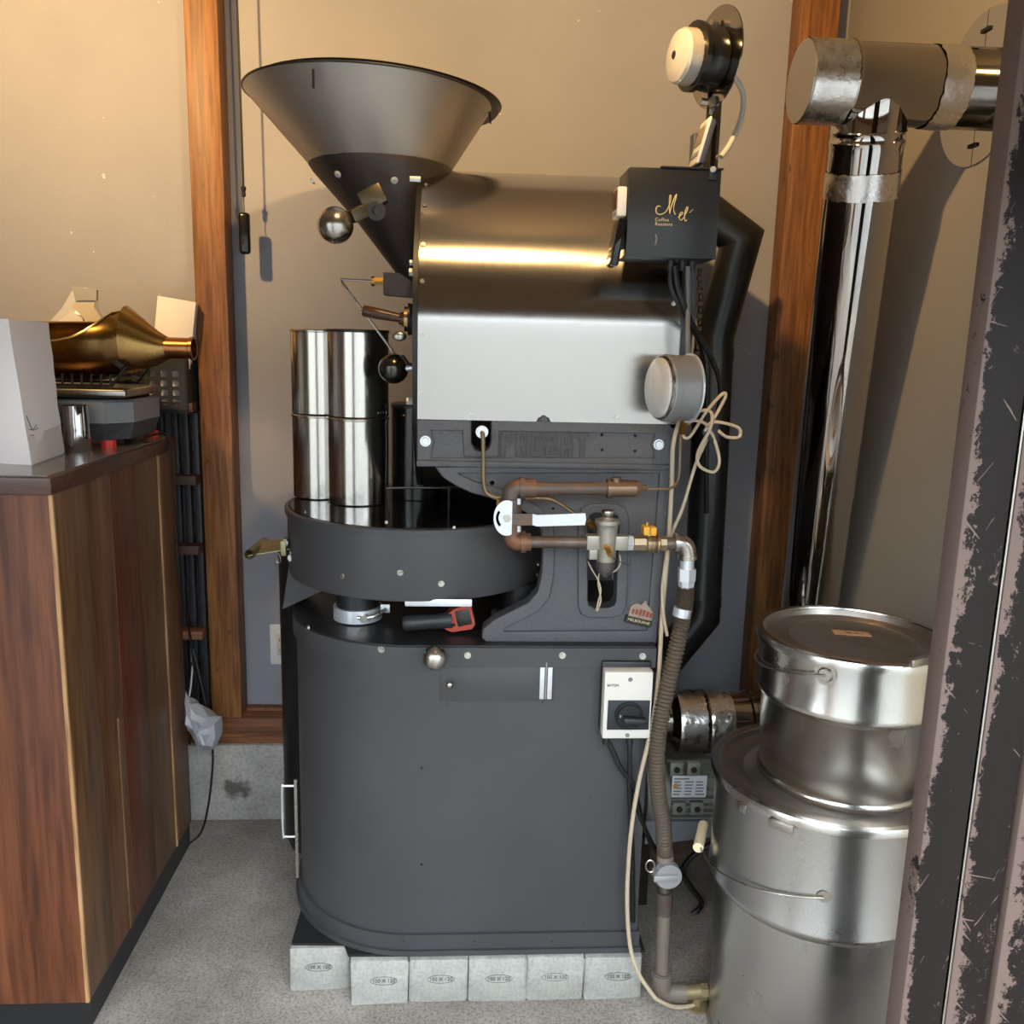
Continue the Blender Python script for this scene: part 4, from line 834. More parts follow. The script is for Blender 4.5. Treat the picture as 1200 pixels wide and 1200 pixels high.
b = B(); b.cyl((ve.x, ve.y, 0), ve+V(0, 0, .01), .05, .05, 24); b.done('pipe_stand', darksteel, cp)
# split wall plate
wp = thing('wall_plate', 'round split steel wall plate around the exhaust pipe on the side wall', 'wall plate', (XR, 1.94, TZc-.155))
mirror = M('mirror_steel', 'c8c6c2', .09, 1)
dcz = TZc+.005; WR = .156
for s_ in (-1, 1):
    pts = [(1.945+s_*.0012+s_*WR*cos(a), dcz+WR*sin(a)) for a in [-pi/2+pi*i/24 for i in range(25)]]
    b = B(); b.prism([(XR-.004, y, z) for y, z in pts], (.003, 0, 0)); b.done('plate_half', mirror, wp)
for s_ in (-1, 1):
    b = B(); b.box((XR-.006, 1.945, dcz+s_*.115), (.006, .03, .008), None, .001); b.done('plate_clip', blackmatt, wp)

# ================================================================ PAILS
def pail(name, label, cx, cy, z0, z1, rr, rb, ridge, body_mat, lid_mat):
    t = thing(name, label, 'pail', (cx, cy, z0), 'lidded steel pails')
    rm = rr-.013
    b = B(); prof = [(rb+.004, z0), (rb+.006, z0+.006), (rb+.004, z0+.014), (rb, z0+.018)]
    zr = z0+(z1-z0)*ridge
    prof += [(rb+(rm-.008-rb)*.9, zr-.02), (rm-.002, zr-.012), (rm+.003, zr-.004), (rm+.003, zr+.004), (rm, zr+.012), (rm+.002, z1-.03), (rm+.004, z1-.008)]
    b.lathe(prof, (cx, cy, 0), (0, 0, 1), 80, True, False); body = b.done('pail_body', body_mat, t)
    b = B(); b.lathe([(rm+.002, z1-.020), (rr, z1-.016), (rr+.001, z1-.006), (rr-.002, z1), (rm-.002, z1), (rm-.004, z1-.006)], (cx, cy, 0), (0, 0, 1), 80, False, False); b.done('clamp_ring', tin, t)
    b = B(); b.lathe([(rm-.001, z1-.003), (rm-.006, z1-.004), (rm-.010, z1-.015), (rm-.03, z1-.017), (rm-.05, z1-.016), (rm-.055, z1-.013), (rm-.06, z1-.016), (.001, z1-.016)], (cx, cy, 0), (0, 0, 1), 80, False, False); b.done('lid', lid_mat, t)
    return t, body, rm
pl_, pb_, rm1 = pail('storage_pail', 'large lidded steel pail standing on the floor by the door', .792, 1.685, 0, .632, .243, .207, .62, M('brushed_tin', 'bfbebc', .3, 1, rv=.05, scale=7), tin_lid)
pu_, pb2, rm2 = pail('storage_pail', 'smaller shiny steel pail stacked on the large pail', .824, 1.70, .6165, .930, .197, .168, .62, tin, tin_lid)
def bail(t, cx, cy, R, px, py, drop, sag, grip):
    A = PC(px, py, cx, cy, R); z = A.z; c = V(cx, cy, z); d = (A-c); perp = V(d.y, -d.x, 0).normalized()
    if perp.x > 0: perp = -perp
    b = B(); n = d.normalized(); b.cyl(A-n*.006, A+n*.004, .021, seg=28); b.cyl(A+n*.004, A+n*.009, .015, .012, seg=28); b.done('handle_lug', zinc, t)
    b = B(); b.cyl(c-d-n*.004, c-d+n*.006, .021, seg=28); b.done('handle_lug', zinc, t)
    A2 = A+n*.012; RR = (A2-c).length
    path = [c+n*(RR*cos(a))+(perp*cos(drop)+V(0, 0, -sin(drop)))*(R*sag*sin(a)) for a in [pi*i/40 for i in range(41)]]
    b = B(); b.tube(path, .0024, 8); hd = b.done('bail_handle', zinc, t)
    if grip:
        mid = path[20]; dd = (path[21]-path[19]).normalized(); b = B(); b.lathe([(.006, -.05), (.0115, -.05), (.0115, .05), (.006, .05)], mid, dd, 20); b.done('handle_grip', ivory, hd)
bail(pu_, .824, 1.70, rm2+.001, 968, 790, radians(12), 1.06, False)
bail(pl_, .792, 1.685, rm1-.006, 965, 1048, radians(13), 1.16, True)
q = PC(1078, 775, .824, 1.70, .199); b = B(); b.box(q, (.055, .010, .016), Matrix.Rotation(radians(30), 3, 'Z'), .002); b.done('ring_latch', zinc, pu_)
for px, py in ((893+22, 968), (868, 945)):
    q = PC(px, py, .792, 1.685, .246); n = (q-V(.792, 1.685, q.z)).normalized(); b = B(); b.box(q, (.05 if px > 880 else .03, .007, .018), Matrix.Rotation(atan2(n.x, -n.y), 3, 'Z'), .002); b.done('ring_latch', zinc, pl_)
q = PZ(998, 742, .9155); b = B(); b.box(q, (.075, .028, .0012), Matrix.Rotation(radians(-12), 3, 'Z')); tl = b.done('tape_label', tape_brown, pu_)
text('tape_writing', 'J. KLM', .014, mark, Matrix.Translation(q+V(.008, 0, .0012)) @ Matrix.Rotation(radians(-12), 4, 'Z'), pu_, .0002) if False else None
for k, (dx, w) in enumerate(((-.006, .012), (.010, .010), (.022, .006))):
    b = B(); b.box(q+V(dx, -dx*.2, .0009), (w, .006, .0006), Matrix.Rotation(radians(-12), 3, 'Z')); b.done('pen_mark', mark, pu_)

# ================================================================ COFFEE CANISTERS on the tray lid
ZL = TZ1+.001
def can(label, cx, cy, z, r, h, sleeve=None, base_black=False, text_=None):
    t = thing('steel_canister', label, 'canister', (cx, cy, z), 'steel canisters on the cooling tray')
    b = B(); b.lathe([(r-.003, z), (r, z+.003), (r, z+h-.006)], (cx, cy, 0), (0, 0, 1), 64); b.done('canister_body', steel_can, t)
    b = B(); b.lathe([(r, z+h-.007), (r+.002, z+h-.006), (r+.002, z+h-.002), (r, z+h), (r-.003, z+h-.001), (r-.003, z+h-.006)], (cx, cy, 0), (0, 0, 1), 64, False, False); b.done('canister_rim', M('can_rim', 'a9a49c', .25, 1) if not base_black else blackpaint, t)
    b = B(); b.cyl((cx, cy, z+h-.006), (cx, cy, z+h-.003), r-.003, seg=48); b.done('canister_lid', blackgloss, t)
    return t
f0 = PZ(419, 594, ZL); cr_ = (P(455, 500, f0.y+.066).x-P(383, 500, f0.y+.066).x)/2; fcx = (P(455, 500, f0.y+.066).x+P(383, 500, f0.y+.066).x)/2; fcy = f0.y+cr_
zmid = P(419, 491, f0.y).z; ztop = P(419, 386, f0.y).z
tc = can('steel canister standing on the tray, carrying the lettered one', fcx, fcy, ZL, cr_, zmid-ZL)
tc2 = can('steel canister with small white lettering stacked in front', fcx+.0005, fcy, zmid+.0003, cr_, ztop-zmid, base_black=True)
for i, c_ in enumerate('AIRSC'):
    ang = atan2(PC(443+i*3.2, 484, fcx, fcy, cr_).y-fcy, PC(443+i*3.2, 484, fcx, fcy, cr_).x-fcx); zz = P(443, 485, f0.y).z
    p = V(fcx+(cr_+.0003)*cos(ang), fcy+(cr_+.0003)*sin(ang), zz); text('lettering', c_, .0062, white, Matrix.Translation(p) @ Matrix.Rotation(ang+pi/2, 4, 'Z') @ XZ, tc2, .0002)
g0 = PZ(365, 581, ZL); gr_ = cr_*.96; gcy = fcy+.075; gcx = P(343, 500, gcy).x+gr_
zm2 = P(365, 487, gcy-gr_).z; zt2 = P(365, 386, gcy-gr_).z
can('steel canister standing on the tray, lower of the rear stack', gcx, gcy, ZL, gr_, zm2-ZL)
can('plain steel canister on top of the rear stack', gcx, gcy, zm2+.0003, gr_, zt2-zm2)
# black tin behind, under the drum
kx0 = P(456, 520, 2.12).x; kr = .062
bt = thing('black_tin', 'glossy black tin standing behind the steel canisters', 'tin', (kx0+kr, 2.18, ZL))
b = B(); kt = P(480, 476, 2.12).z; b.lathe([(kr-.002, ZL), (kr, ZL+.002), (kr, kt)], (kx0+kr, 2.18, 0), (0, 0, 1), 48); b.done('tin_body', blackgloss, bt)
b = B(); b.lathe([(kr+.001, kt-.006), (kr+.002, kt), (kr-.002, kt+.004)], (kx0+kr, 2.18, 0), (0, 0, 1), 48); b.done('tin_lid', blackpaint, bt)

# ================================================================ INFRARED THERMOMETER
it = thing('infrared_thermometer', 'red and black infrared thermometer lying on the roaster base', 'thermometer', (P(510, 735, 1.9).x, 1.9, .863))
h0 = V(P(474, 735, 1.88).x, 1.88, .885); h1 = V(P(530, 722, 1.88).x, 1.88, .8945)
b = B(); b.lathe([(.012, -.004), (.017, .002), (.018, .02), (.0165, (h1-h0).length*.6), (.019, (h1-h0).length)], h0, h1-h0, 24); b.done('grip', M('thermo_grip', '2b2b2d', .5), it)
c0 = P(537, 722, 1.872); c0.z = .898
RI = Matrix.Rotation(radians(-14), 3, 'Y') @ Matrix.Scale(1.22, 3)
b = B(); b.prism([c0+RI @ V(x, 0, z) for x, z in [(-.028, -.012), (-.016, -.021), (.020, -.024), (.028, -.016), (.028, .017), (.022, .023), (-.004, .02), (-.028, .008)]], V(0, .036, 0)); hd = b.done('head', redthermo, it)
b = B(); b.box(c0+RI @ V(.010, -.0005, .001), (.032, .003, .036), Matrix.Rotation(radians(-14), 3, 'Y'), .0012); b.done('display', M('thermo_lcd', '23251f', .3), hd)
for dx, dz in ((-.012, .004), (-.010, -.008), (-.018, -.002)): 
    q = c0+RI @ V(dx, 0, dz); b = B(); b.cyl(q+V(0, .001, 0), q+V(0, -.002, 0), .0034, seg=12); b.done('button', blackmatt, hd)

# ================================================================ BLACK BIN behind the roaster
bnx = P(331, 800, 2.47).x+.12
bn = thing('black_bin', 'tall black bin standing behind the roaster base', 'bin', (bnx, 2.47, 0))
b = B(); b.lathe([(.092, .0), (.108, .012), (.118, .04), (.12, .1), (.12, .88), (.118, .90), (.112, .90)], (bnx, 2.47, 0), (0, 0, 1), 40); b.done('bin_body', blackpaint, bn)
b = B(); b.lathe([(.122, .895), (.122, .905), (.115, .91)], (bnx, 2.47, 0), (0, 0, 1), 40); b.done('bin_rim', blackmatt, bn)

# ================================================================ BEIGE CABLE BUNDLE
cbx = thing('beige_cable', 'beige power cable tied in loops beside the gauge, trailing to the floor', 'cable', P(790, 640, 1.80))
b = B(); b.tube(cr([P(797, 492, 1.79), P(789, 520, 1.79), P(787, 570, 1.80), P(783, 640, 1.80), P(776, 720, 1.80), P(772, 790, 1.79), P(764, 850, 1.775), P(748, 920, 1.77), P(739, 980, 1.765), P(735, 1050, 1.765), P(738, 1105, 1.765), P(748, 1140, 1.74), P(768, 1170, 1.73)], 9), .0048, 8); b.done('cable_run', cable_beige, cbx)
b = B(); b.tube(cr([P(830, 512, 1.79), P(815, 545, 1.79), P(800, 595, 1.79), P(786, 630, 1.80), P(777, 680, 1.80), P(777, 715, 1.79), P(782, 745, 1.79)], 9), .0036, 8); b.done('cable_run', cable_beige, cbx)
b = B(); b.tube(cr([P(825, 510, 1.78), P(838, 488, 1.77), P(850, 465, 1.77), P(846, 462, 1.77), P(828, 482, 1.77), P(808, 512, 1.78), P(800, 507, 1.78), P(812, 485, 1.77), P(832, 482, 1.77), P(833, 500, 1.76), P(818, 530, 1.77), P(820, 546, 1.77), P(836, 553, 1.77), P(843, 540, 1.77), P(836, 512, 1.77), P(828, 500, 1.76)], 8), .0034, 8); b.done('cable_loop', cable_beige, cbx)
b = B(); b.tube(cr([P(826, 505, 1.77), P(834, 495, 1.765), P(850, 496, 1.77), P(866, 502, 1.775), P(866, 512, 1.775), P(852, 512, 1.77), P(842, 505, 1.765)], 8), .0034, 8); b.done('cable_loop', cable_beige, cbx)
b = B(); b.tube(cr([P(801, 500, 1.785), P(812, 493, 1.775), P(826, 496, 1.77), P(832, 506, 1.765)], 8), .0034, 8); b.done('cable_loop', cable_beige, cbx)
q = P(832, 508, 1.775); b = B(); b.box(q, (.03, .014, .022), Matrix.Rotation(radians(40), 3, 'Y'), .002); b.done('cable_plug', blackpaint, cbx)
b = B(); b.tube(cr([P(768, 1170, 1.73), P(790, 1180, 1.74), P(815, 1178, 1.76)], 8), .0048, 8); b.done('cable_run', cable_beige, cbx)
# beige wires hanging inside the frame slot
ww = thing('signal_wire', 'thin pale twisted wires hanging in the frame slot below the regulator', 'wire', P(703, 712, 1.80))
for k, pts in enumerate(([(689, 658), (694, 668), (701, 680), (704, 692), (701, 705), (699, 716)], [(702, 672), (701, 684), (703, 695), (704, 704), (700, 716)], [(726, 650), (727, 660), (722, 668), (715, 671), (708, 669)])):
    b = B(); b.tube(cr([P(x, y, 1.815 if k < 2 else 1.77) for x, y in pts], 6), .0018, 6); b.done('wire_strand', cable_beige, ww)
b = B(); b.tube(cr([P(714, 650, 1.745), P(722, 656, 1.75), P(736, 662, 1.76), P(739, 656, 1.765), P(734, 646, 1.77)], 6), .0009, 6); b.done('wire_strand', darksteel, ww)

# ================================================================ PULL SWITCH, OUTLET
pc = thing('pull_cord_switch', 'black pull switch hanging on a cord between post and hopper', 'pull switch', P(287, 298, 2.6))
c_top = P(277, -20, 2.6); c_bot = P(285.5, 222, 2.6)
b = B(); b.tube(cr([V(c_top.x, 2.6, CE), P(277, -20, 2.6), P(281, 90, 2.6), P(285.5, 222, 2.6)], 6), .003, 8); b.done('cord', cable_black, pc)
b = B(); b.lathe([(.003, 0), (.006, .004), (.005, .016), (.007, .02), (.007, .026), (.003, .03)], P(285.7, 231, 2.6), (0, 0, 1), 14); b.cyl(P(285.7, 231, 2.6), P(286.5, 252, 2.6), .0012, seg=6); b.done('cord_joint', blackpaint, pc)
q0 = P(287, 298, 2.6); q1 = P(286.5, 249, 2.6); b = B(); b.box((q0+q1)/2, (.031, .02, q1.z-q0.z), None, .009, 4); b.done('switch_body', M('switch_gloss', '121212', .2), pc)
b = B(); b.box((q0+q1)/2+V(-.004, -.0105, -.022), (.008, .002, .014), None, .001); b.done('rocker', blackmatt, pc)
op = thing('wall_outlet', 'white double wall outlet plate low on the grey wall', 'outlet', P(335, 779, WB))
o0 = P(315.5, 732, WB-.008); zt, zb = P(323, 732, WB-.008).z, P(323, 779, WB-.008).z
b = B(); b.bb(o0.x, o0.x+.073, WB-.008, WB, zb, zt, .004, 3); b.done('cover_plate', white, op)
b = B(); b.bb(o0.x+.022, o0.x+.051, WB-.0095, WB-.0075, zb+.03, zt-.03, .001); b.done('socket_insert', offwhite, op)
for zz in ((zb+zt)/2+.016, (zb+zt)/2-.018):
    for dx in (.031, .042): b = B(); b.bb(o0.x+dx-.001, o0.x+dx+.001, WB-.0100, WB-.0093, zz-.0045, zz+.0045); b.done('socket_slot', blackmatt, op)

# ================================================================ COUNTER
KX = -.785; KY = 1.725; KT = 1.228; KB = 2.47
ct = thing('counter', 'brown wooden shop counter with plank side and dark kickboard', 'counter', (-1.2, 2.1, 0))
b = B(); b.bb(-1.9, KX-.014, KY+.014, KB, .07, KT-.036); b.done('carcass', plankA, ct)
b = B(); b.bb(-1.9, KX-.004, KY+.012, KB-.01, 0, .072); b.done('kickboard', blackpaint, ct)
b = B(); b.bb(-1.9, KX+.006, KY-.012, KB+.005, KT-.036, KT-.002, .003); b.done('worktop_edge', slabw, ct)
b = B(); b.bb(-1.9, KX-.008, KY+.004, KB-.004, KT-.003, KT); b.done('worktop_surface', M('worktop_laminate', '7d756e', .16, 0, rv=.05, scale=8), ct)
b = B(); b.bb(-1.9, KX-.006, KY, KY+.012, .072, KT-.037); b.done('front_panel', counterw, ct)
ed = [KY+.003] + [PX(x, 640, KX).y for x in (104, 133, 163, 190)] + [KB]
for i in range(5):
    b = B(); b.bb(KX-.012, KX-.001*(i % 2), ed[i]+.0008, ed[i+1]-.0008, .072, KT-.037, .0008); b.done('plank', [plankC, plankA, plankB, plankC, plankA][i], ct)
b = B(); b.bb(KX-.006, KX+.0015, KY-.001, KY+.006, .072, KT-.037); b.done('raw_edge', edgew, ct)
b = B(); b.bb(KX-.004, KX+.003, ed[4]-.006, ed[4]+.004, .072, KT-.037); b.done('raw_edge', edgew, ct)
yy = PX(148, 1000, KX).y; b = B(); b.bb(KX-.004, KX+.0012, yy-.003, yy+.003, .072, .62); b.done('raw_edge', edgew, ct)

# ---------------- things on the counter
KZ = KT
# paper bag
c0 = PZ(37, 545, KZ); c1 = PZ(75, 531, KZ); c2 = PZ(-60, 540, KZ)
zt = P(22, 374, c0.y).z; zr = P(60, 378, c1.y).z
pb = thing('paper_bag', 'tall white paper bag standing on the counter corner', 'paper bag', c0)
e1 = c1-c0; e2 = V(c2.x-c0.x, c2.y-c0.y+.0, 0)
bot = [c0, c1, c1+e2, c0+e2]
topz = [V(c0.x-.022, c0.y, zt), V(c1.x-.014, c1.y, zr), V(c1.x-.014+e2.x, c1.y+e2.y, zr), V(c0.x-.022+e2.x, c0.y+e2.y, zt)]
def sub(q, n=5): return [q[i].lerp(q[(i+1) % 4], k/n) for i in range(4) for k in range(n)]
b = B(); s0, s1 = sub(bot), sub(topz); lev_ = []
for j in range(9):
    t = j/8; lev_.append([s0[i].lerp(s1[i], t)+V(random.uniform(-1, 1), random.uniform(-1, 1), 0)*.0016*(1 if 0 < j else 0) for i in range(20)])
b.loft(lev_, cap=False); b.bm.faces.new(b.bm.verts[0:0] or [b.bm.verts.new(p) for p in s0]); b.done('bag_body', paper2, pb, ang=20)
fl = [c0.lerp(c1, .04)+V(.001, -.001, .004), c1+V(.001, -.001, .004), c1+V(-.004, 0, .066), c0.lerp(c1, .04)+V(-.007, -.001, .058)]
b = B(); b.prism([p+V(.002, -.0025, 0) for p in fl], V(.0008, -.001, 0)); b.done('bag_fold', M('paper_fold', 'ebe2dd', .8, 0, col2='e2d8d2', scale=8), pb)
for pts in ([(31, 487), (34, 495), (38, 503), (43, 498)], [(34, 503), (40, 504), (45, 501)], [(35, 510), (40, 510)]):
    b = B(); b.tube(cr([P(x, y, c0.y-.004) for x, y in pts], 4), .0008, 5); b.done('pen_mark', ink_black, pb)
# steel pitcher
q = PZ(85, 530, KZ); pr_ = .0305
pt = thing('steel_pitcher', 'small polished steel pitcher beside the paper bag', 'pitcher', (q.x, q.y+pr_, KZ))
ph = P(90, 475, q.y+pr_).z-KZ
b = B(); b.lathe([(pr_-.002, KZ), (pr_, KZ+.003), (pr_*.97, KZ+ph*.6), (pr_*.9, KZ+ph), (pr_*.87, KZ+ph), (pr_*.9, KZ+ph*.6), (pr_*.9, KZ+.01)], (q.x, q.y+pr_, 0), (0, 0, 1), 40); b.done('pitcher_body', M('pitcher_steel', 'd6d6d6', .08, 1), pt)
tp = V(q.x+.012, q.y+.008, KZ+ph)
b = B(); b.loft([[tp+V(-.012, .004, .002), tp+V(.002, -.012, .004), tp+V(.014, .004, .002)], [tp+V(-.002, .004, -.035), tp+V(.001, .002, -.036), tp+V(.004, .004, -.035)]]); b.done('pitcher_spout', M('pitcher_steel', 'd6d6d6', .08, 1), pt)
# kitchen scale
sa = PZ(125, 525, KZ); sx0 = -1.08; sx1 = PX(183, 480, -.83).x
SYc = sa.y+.12
sc = thing('kitchen_scale', 'grey tabletop scale with steel platform and red feet', 'scale', (-.95, SYc, KZ))
fz = KZ+.018
for x, y in ((sa.x, sa.y+.014), (PZ(178, 512, KZ).x, PZ(178, 512, KZ).y), (-1.05, sa.y+.014), (-1.05, SYc+.09)):
    b = B()
    n = 28; b.loft([[(x+(.0165+(.0012 if i % 2 else 0))*cos(2*pi*i/n), y+(.0165+(.0012 if i % 2 else 0))*sin(2*pi*i/n), z) for i in range(n)] for z in (KZ, fz)]); b.done('levelling_foot', red, sc, label='red knurled foot')
X0, X1, Y0, Y1 = -1.09, sa.x+.052, sa.y-.004, SYc+.115
bz0 = fz; bz1 = P(150, 497, Y0).z; bz2 = P(150, 473, Y0).z; bz3 = P(150, 462, Y0).z
def hull(z, g): return [(X0-g, Y0-g, z), (X1-.05+g, Y0-g, z), (X1+g, Y0+.05-g*.4, z), (X1+g, Y1+g, z), (X0-g, Y1+g, z)]
b = B(); b.loft([hull(bz0, -.012), hull(bz1, 0)]); b.done('scale_base', greyd, sc)
b = B(); b.loft([hull(bz1, 0), hull(bz2, 0), hull(bz2+.006, -.006)]); b.done('scale_housing', greypl, sc)
b = B(); b.loft([hull(bz2+.004, -.02), hull(bz3, -.015)]); b.done('scale_collar', blackpaint, sc)
pz0 = P(130, 466, Y0).z; pz1 = P(130, 456, Y0).z
b = B(); b.bb(X0-.005, X1+.004, Y0-.006, Y1+.006, pz0, pz1, .006, 3); b.done('platform', M('platform_steel', '9a9690', .3, 1), sc)
# wire cradle on scale
wc = thing('wire_cradle', 'black wire cradle holding the brass pan on the scale', 'rack', (-.95, SYc, pz1))
ry = Y0+.035; zt_ = pz1+.050
xa, xb = X0+.01, X1-.012
b = B(); b.tube([(xa, ry, pz1+.006), (xb-.03, ry, pz1+.006), (xb+.004, ry, zt_)], .0035, 6); b.tube([(xa, Y1-.03, pz1+.006), (xb-.03, Y1-.03, pz1+.006), (xb+.004, Y1-.03, zt_)], .0035, 6); b.tube([(xb+.004, ry, zt_), (xb+.004, Y1-.03, zt_)], .0035, 6); b.done('cradle_frame', blackmatt, wc)
b = B(); b.box((xb-.02, ry+.01, zt_+.012), (.04, .012, .014), Matrix.Rotation(radians(38), 3, 'Y'), .002); b.done('cradle_clip', blackmatt, wc)
for i in range(11):
    x = xa+.008+i*(xb-.03-xa-.01)/10; b = B(); b.tube([(x, ry-.002, pz1+.004), (x, ry-.002, pz1+.03), (x, Y1-.03, pz1+.03)], .0032, 6); b.done('cradle_rib', blackmatt, wc)
# brass bean pan (scoop)
yc = (Y0+Y1)/2-.01
sp = thing('brass_bean_pan', 'large tarnished brass weighing scoop with tapered spout on the scale', 'scoop', (-.95, yc, pz1+.034))
def sxp(px): return P(px, 400, yc).x
def szp(px, py): return P(px, py, yc).z
st = [  # px centre x, bottom py, half width (m), rim py, closed?
    (20, 440, .098, 402), (60, 444, .100, 401), (85, 446, .101, 400), (103, 446, .100, 396), (118, 445, .097, 388), (130, 443, .093, 378), (140, 441, .087, 368), (151, 437, .078, 358)]
b = B(); rows = []
for px, pb_y, hw, pr_y in st:
    x = sxp(px); zb = szp(px, pb_y); zr_ = szp(px, pr_y); zc = (szp(px, 403)); row = []
    n = 28
    r_ = hw
    rad = max(zc-zb, .05)
    zrb = szp(px, min(pr_y, 377)); up_r = .082
    af = pi/2+math.asin(min(1, max(0, (zr_-zc)/up_r))); ab = pi/2+math.asin(min(1, max(0, (zrb-zc)/up_r)))
    for k in range(n+1):
        a = -af+(af+ab)*k/n
        zz = zc-rad*cos(a) if abs(a) <= pi/2 else zc+up_r*sin(abs(a)-pi/2)
        yy = r_*sin(a)
        row.append((x, yc+yy, zz))
    rows.append(row)
b.grid(rows)
bmesh.ops.solidify(b.bm, geom=list(b.bm.faces), thickness=.002); body = b.done('pan_body', copperpan, sp, ang=60)
b = B()
xs = [(151, .080, 437, 358), (170, .056, 433, 374), (186, .036, 427, 388), (197, .024, 421, 395)]
rg_ = []
for px, hw, pb_y, pt_y in xs:
    zb = szp(px, pb_y); zt__ = szp(px, pt_y); zc = (zb+zt__)/2; hz = (zt__-zb)/2
    rg_.append([(sxp(px), yc+hw*sin(2*pi*k/40), zc+hz*cos(2*pi*k/40)) for k in range(40)])
b.loft(rg_, cap=False); b.done('pan_cone', copperpan, sp, ang=60)
zc = szp(210, 408); hr = (szp(210, 395)-szp(210, 421))/2
b = B(); b.lathe([(hr*.97, 0), (hr*.95, sxp(222)-sxp(195)), (hr*1.05, sxp(223)-sxp(195)), (hr*1.06, sxp(227)-sxp(195)), (hr*.9, sxp(227)-sxp(195)), (hr*.88, .006)], (sxp(195), yc, zc), (1, 0, 0), 36, False, False); b.done('pan_spout', M('copper_spout', 'a06a42', .28, 1), sp)
rim = [Vector(r[0]) for r in rows] ; rim2 = [Vector(r[-1]) for r in rows][::-1]
b = B(); b.tube(rim+rim2, .0032, 8); b.done('pan_rim', M('bright_brass', 'c9a86a', .25, 1), sp)
# clear bag with clip behind the pan
q = P(90, 395, yc+.185)
cbg = thing('plastic_bag', 'clear plastic bag with folded cream paper clip behind the brass pan', 'bag', (q.x, q.y, KZ))
zb0 = KZ; a = P(55, 395, q.y); 
b = B(); yq = q.y+.02
b.loft([[(P(px, 395, yq).x, yq+dy, KZ) for px, dy in ((45, -.05), (85, -.06), (120, -.05), (120, .05), (85, .06), (45, .05))], [(P(px, 385, yq).x, yq+dy, P(85, 390, yq).z) for px, dy in ((57, -.05), (90, -.06), (122, -.05), (122, .05), (90, .06), (57, .05))], [(P(px, 360, yq).x, yq+dy, P(85, 362, yq).z) for px, dy in ((76, -.02), (95, -.03), (113, -.02), (113, .02), (95, .03), (76, .02))], [(P(px, 340, yq).x, yq+dy, P(85, 340, yq).z) for px, dy in ((86, -.006), (98, -.008), (112, -.006), (112, .006), (98, .008), (86, .006))]]); b.done('bag_film', clearpl, cbg, ang=15)
b = B(); k = [(84, 336), (90, 352), (83, 358), (97, 372), (107, 386), (122, 386), (118, 372), (110, 360), (113, 341), (100, 337)]
b.prism([P(x, y, yq-.062) for x, y in k], (0, .003, 0)); b.done('paper_strip', M('cream_paper', 'cfc2ac', .7), cbg)
b = B(); b.prism([P(x, y, yq-.066) for x, y in ((84, 335), (113, 340), (113, 352), (88, 352))], (0, .012, 0)); b.done('bag_clip', M('clip_grey', 'a8a49c', .4), cbg)
b = B(); b.prism([P(x, y, yq-.055) for x, y in ((66, 378), (82, 366), (97, 372), (97, 392), (66, 392))], (0, .08, 0)); b.done('bag_contents', paper, cbg)
# back shelf rack, crate and envelopes
SHY = 2.60
rk = thing('slatted_shelf_rack', 'narrow black slatted rack between counter and timber post', 'rack', (P(200, 740, SHY).x, SHY, .26))
rx0, rx1 = -.955, -.762
zt0 = P(215, 478, SHY).z
for x in (rx0, -.90, -.86, -.82, -.79, rx1): 
    b = B(); b.bb(x-.009, x+.009, SHY-.012, SHY+.012, .36, zt0-.012, .002); b.done('rack_slat', M('slat_dark', '24262c', .5), rk)
for py in (476, 560, 640, 738):
    z = P(225, py, SHY).z; b = B(); b.box(((rx0+rx1)/2, SHY-.035, z), (rx1-rx0+.02, .045, .026), Matrix.Rotation(radians(0), 3, 'Y'), .002); b.done('rack_rail', wood('rack_rail_wood', '2a1a12', '3f2819', '553521', 'x', .5, 9) if py < 700 else sillw, rk)
b = B(); b.bb(rx0, rx1, SHY-.07, SHY+.05, zt0-.012, zt0); b.done('rack_shelf', blackpaint, rk)
bk = thing('plastic_crate', 'dark perforated plastic crate on the slatted rack', 'crate', ((rx0+rx1)/2, SHY, zt0))
cz1 = P(200, 420, SHY-.06).z; yk0, yk1 = SHY-.065, SHY+.045; kx0, kx1 = rx0+.01, rx1-.004
crm = M('crate_plastic', '2b2c2e', .5)
for y in (yk0, yk1):
    holes = [rrect(kx0+.014+i*.032, kx0+.034+i*.032, zt0+.012+j*.026, zt0+.029+j*.026, .003, 2) for i in range(5) for j in range(5) if zt0+.029+j*.026 < cz1-.012]
    plate('crate_side', [[(kx0, zt0), (kx1, zt0), (kx1, cz1), (kx0, cz1)]]+holes, y-.003, y+.003, crm, bk)
for x in (kx0, kx1): b = B(); b.bb(x-.003, x+.003, yk0, yk1, zt0, cz1); b.done('crate_end', crm, bk)
b = B(); b.bb(kx0, kx1, yk0, yk1, zt0, zt0+.004); b.done('crate_floor', crm, bk)
RE = Matrix.Rotation(radians(8), 3, 'Y')
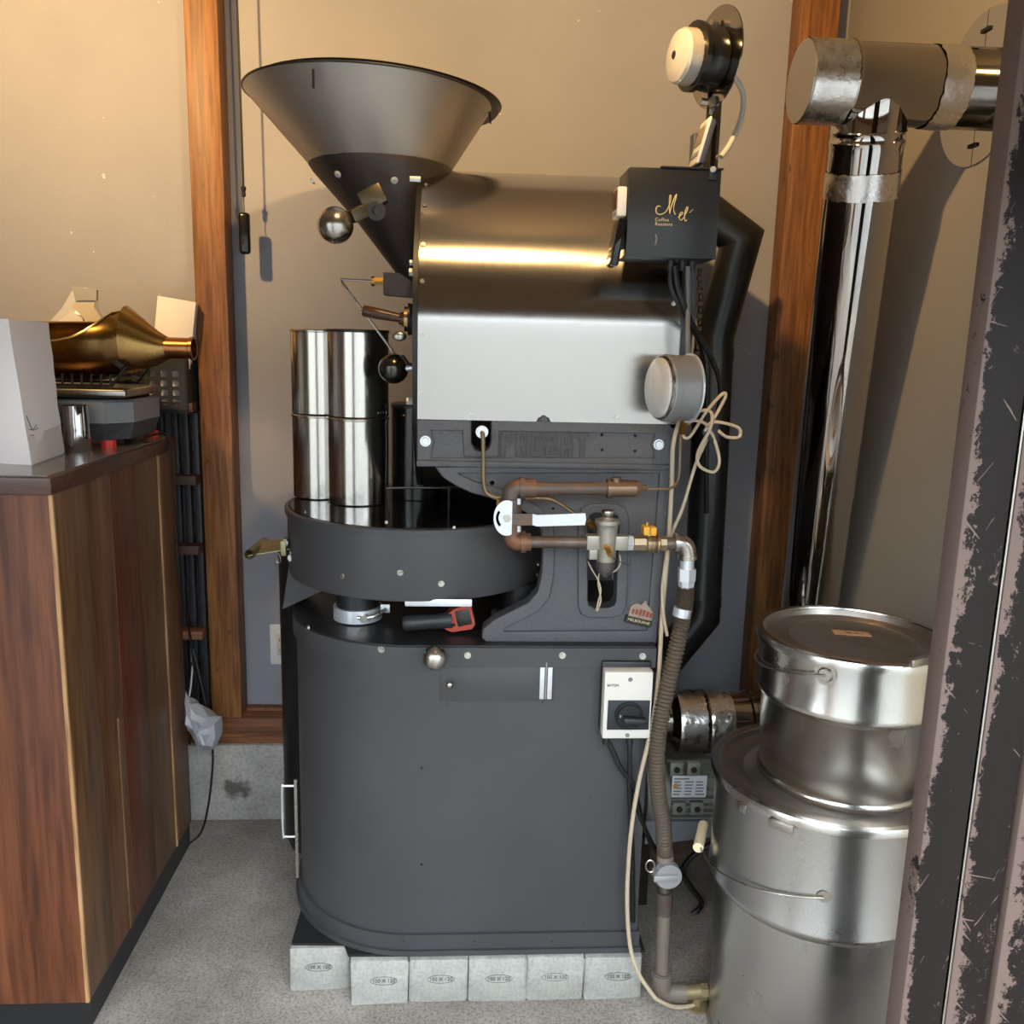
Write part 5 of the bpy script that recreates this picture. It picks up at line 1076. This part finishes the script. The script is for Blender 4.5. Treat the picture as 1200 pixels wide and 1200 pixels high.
for i in range(4):
    q = P(199+i*1.5, 385+i*.8, SHY-.03+i*.017); b = B(); b.box((q.x+.004, q.y, zt0+.006+.155), (.105, .010, .29), RE, .001)
    for v in b.bm.verts: v.co.z = max(v.co.z, zt0+.005)
    b.done('flat_paper_bag', paper, label='flat white paper bag standing upright in the dark crate', cat='paper bag', group='flat paper bags in the crate')
# cord over the counter end, outlet plate behind rack, grey bag hanging
cc = thing('black_power_cord', 'thin black power cord hanging down the back of the counter', 'cord', (KX+.01, KB+.03, 0))
b = B(); b.tube(cr([PX(172, 512, KX-.04), PX(193, 508, KX-.01), PX(199, 525, KX+.012), PX(205, 600, KX+.014), PX(212, 690, KX+.02), P(222, 740, 2.52), P(228, 790, 2.52), P(231, 830, 2.52), P(224, 860, 2.52), P(222, 872, 2.52)], 8), .003, 8); b.done('cord_run', cable_black, cc)
b = B(); b.tube(cr([P(226, 760, 2.53), P(240, 820, 2.52), P(248, 868, 2.52), P(249, 900, 2.52), P(243, 950, 2.52), PZ(234, 978, .004), PZ(216, 992, .004)], 8), .0034, 8); b.done('cord_run', cable_black, cc)
gb = thing('grey_plastic_bag', 'crumpled grey plastic bag hanging behind the counter end', 'bag', P(238, 880, 2.50))
b = B(); outl = [(216, 812), (224, 822), (232, 826), (246, 836), (258, 842), (260, 858), (254, 874), (248, 878), (236, 872), (224, 862), (214, 850), (212, 830)]
cq = P(236, 850, 2.47); rows = []
for f_, dy in ((.05, -.045), (.55, -.04), (.85, -.02), (1, .0), (.85, .03), (.3, .045)):
    rows.append([cq.lerp(P(x, y, 2.47), f_)+V(0, dy+.02*random.uniform(-1, 1), random.uniform(-1, 1)*.004) for x, y in outl])
b.loft(rows); b.done('bag_body', greybag, gb, ang=12)
b = B(); b.tube(cr([P(222, 816, 2.49), P(224, 800, 2.5), P(226, 780, 2.53)], 5), .003, 6); b.done('bag_neck', greybag, gb)
wpq = P(227, 762, WB-.004)
b = B(); b.bb(wpq.x-.03, wpq.x+.022, WB-.009, WB, P(227, 776, WB).z, P(227, 748, WB).z, .002); b.done('switch_plate', white, label='white blank wall plate behind the slatted rack', cat='wall plate')
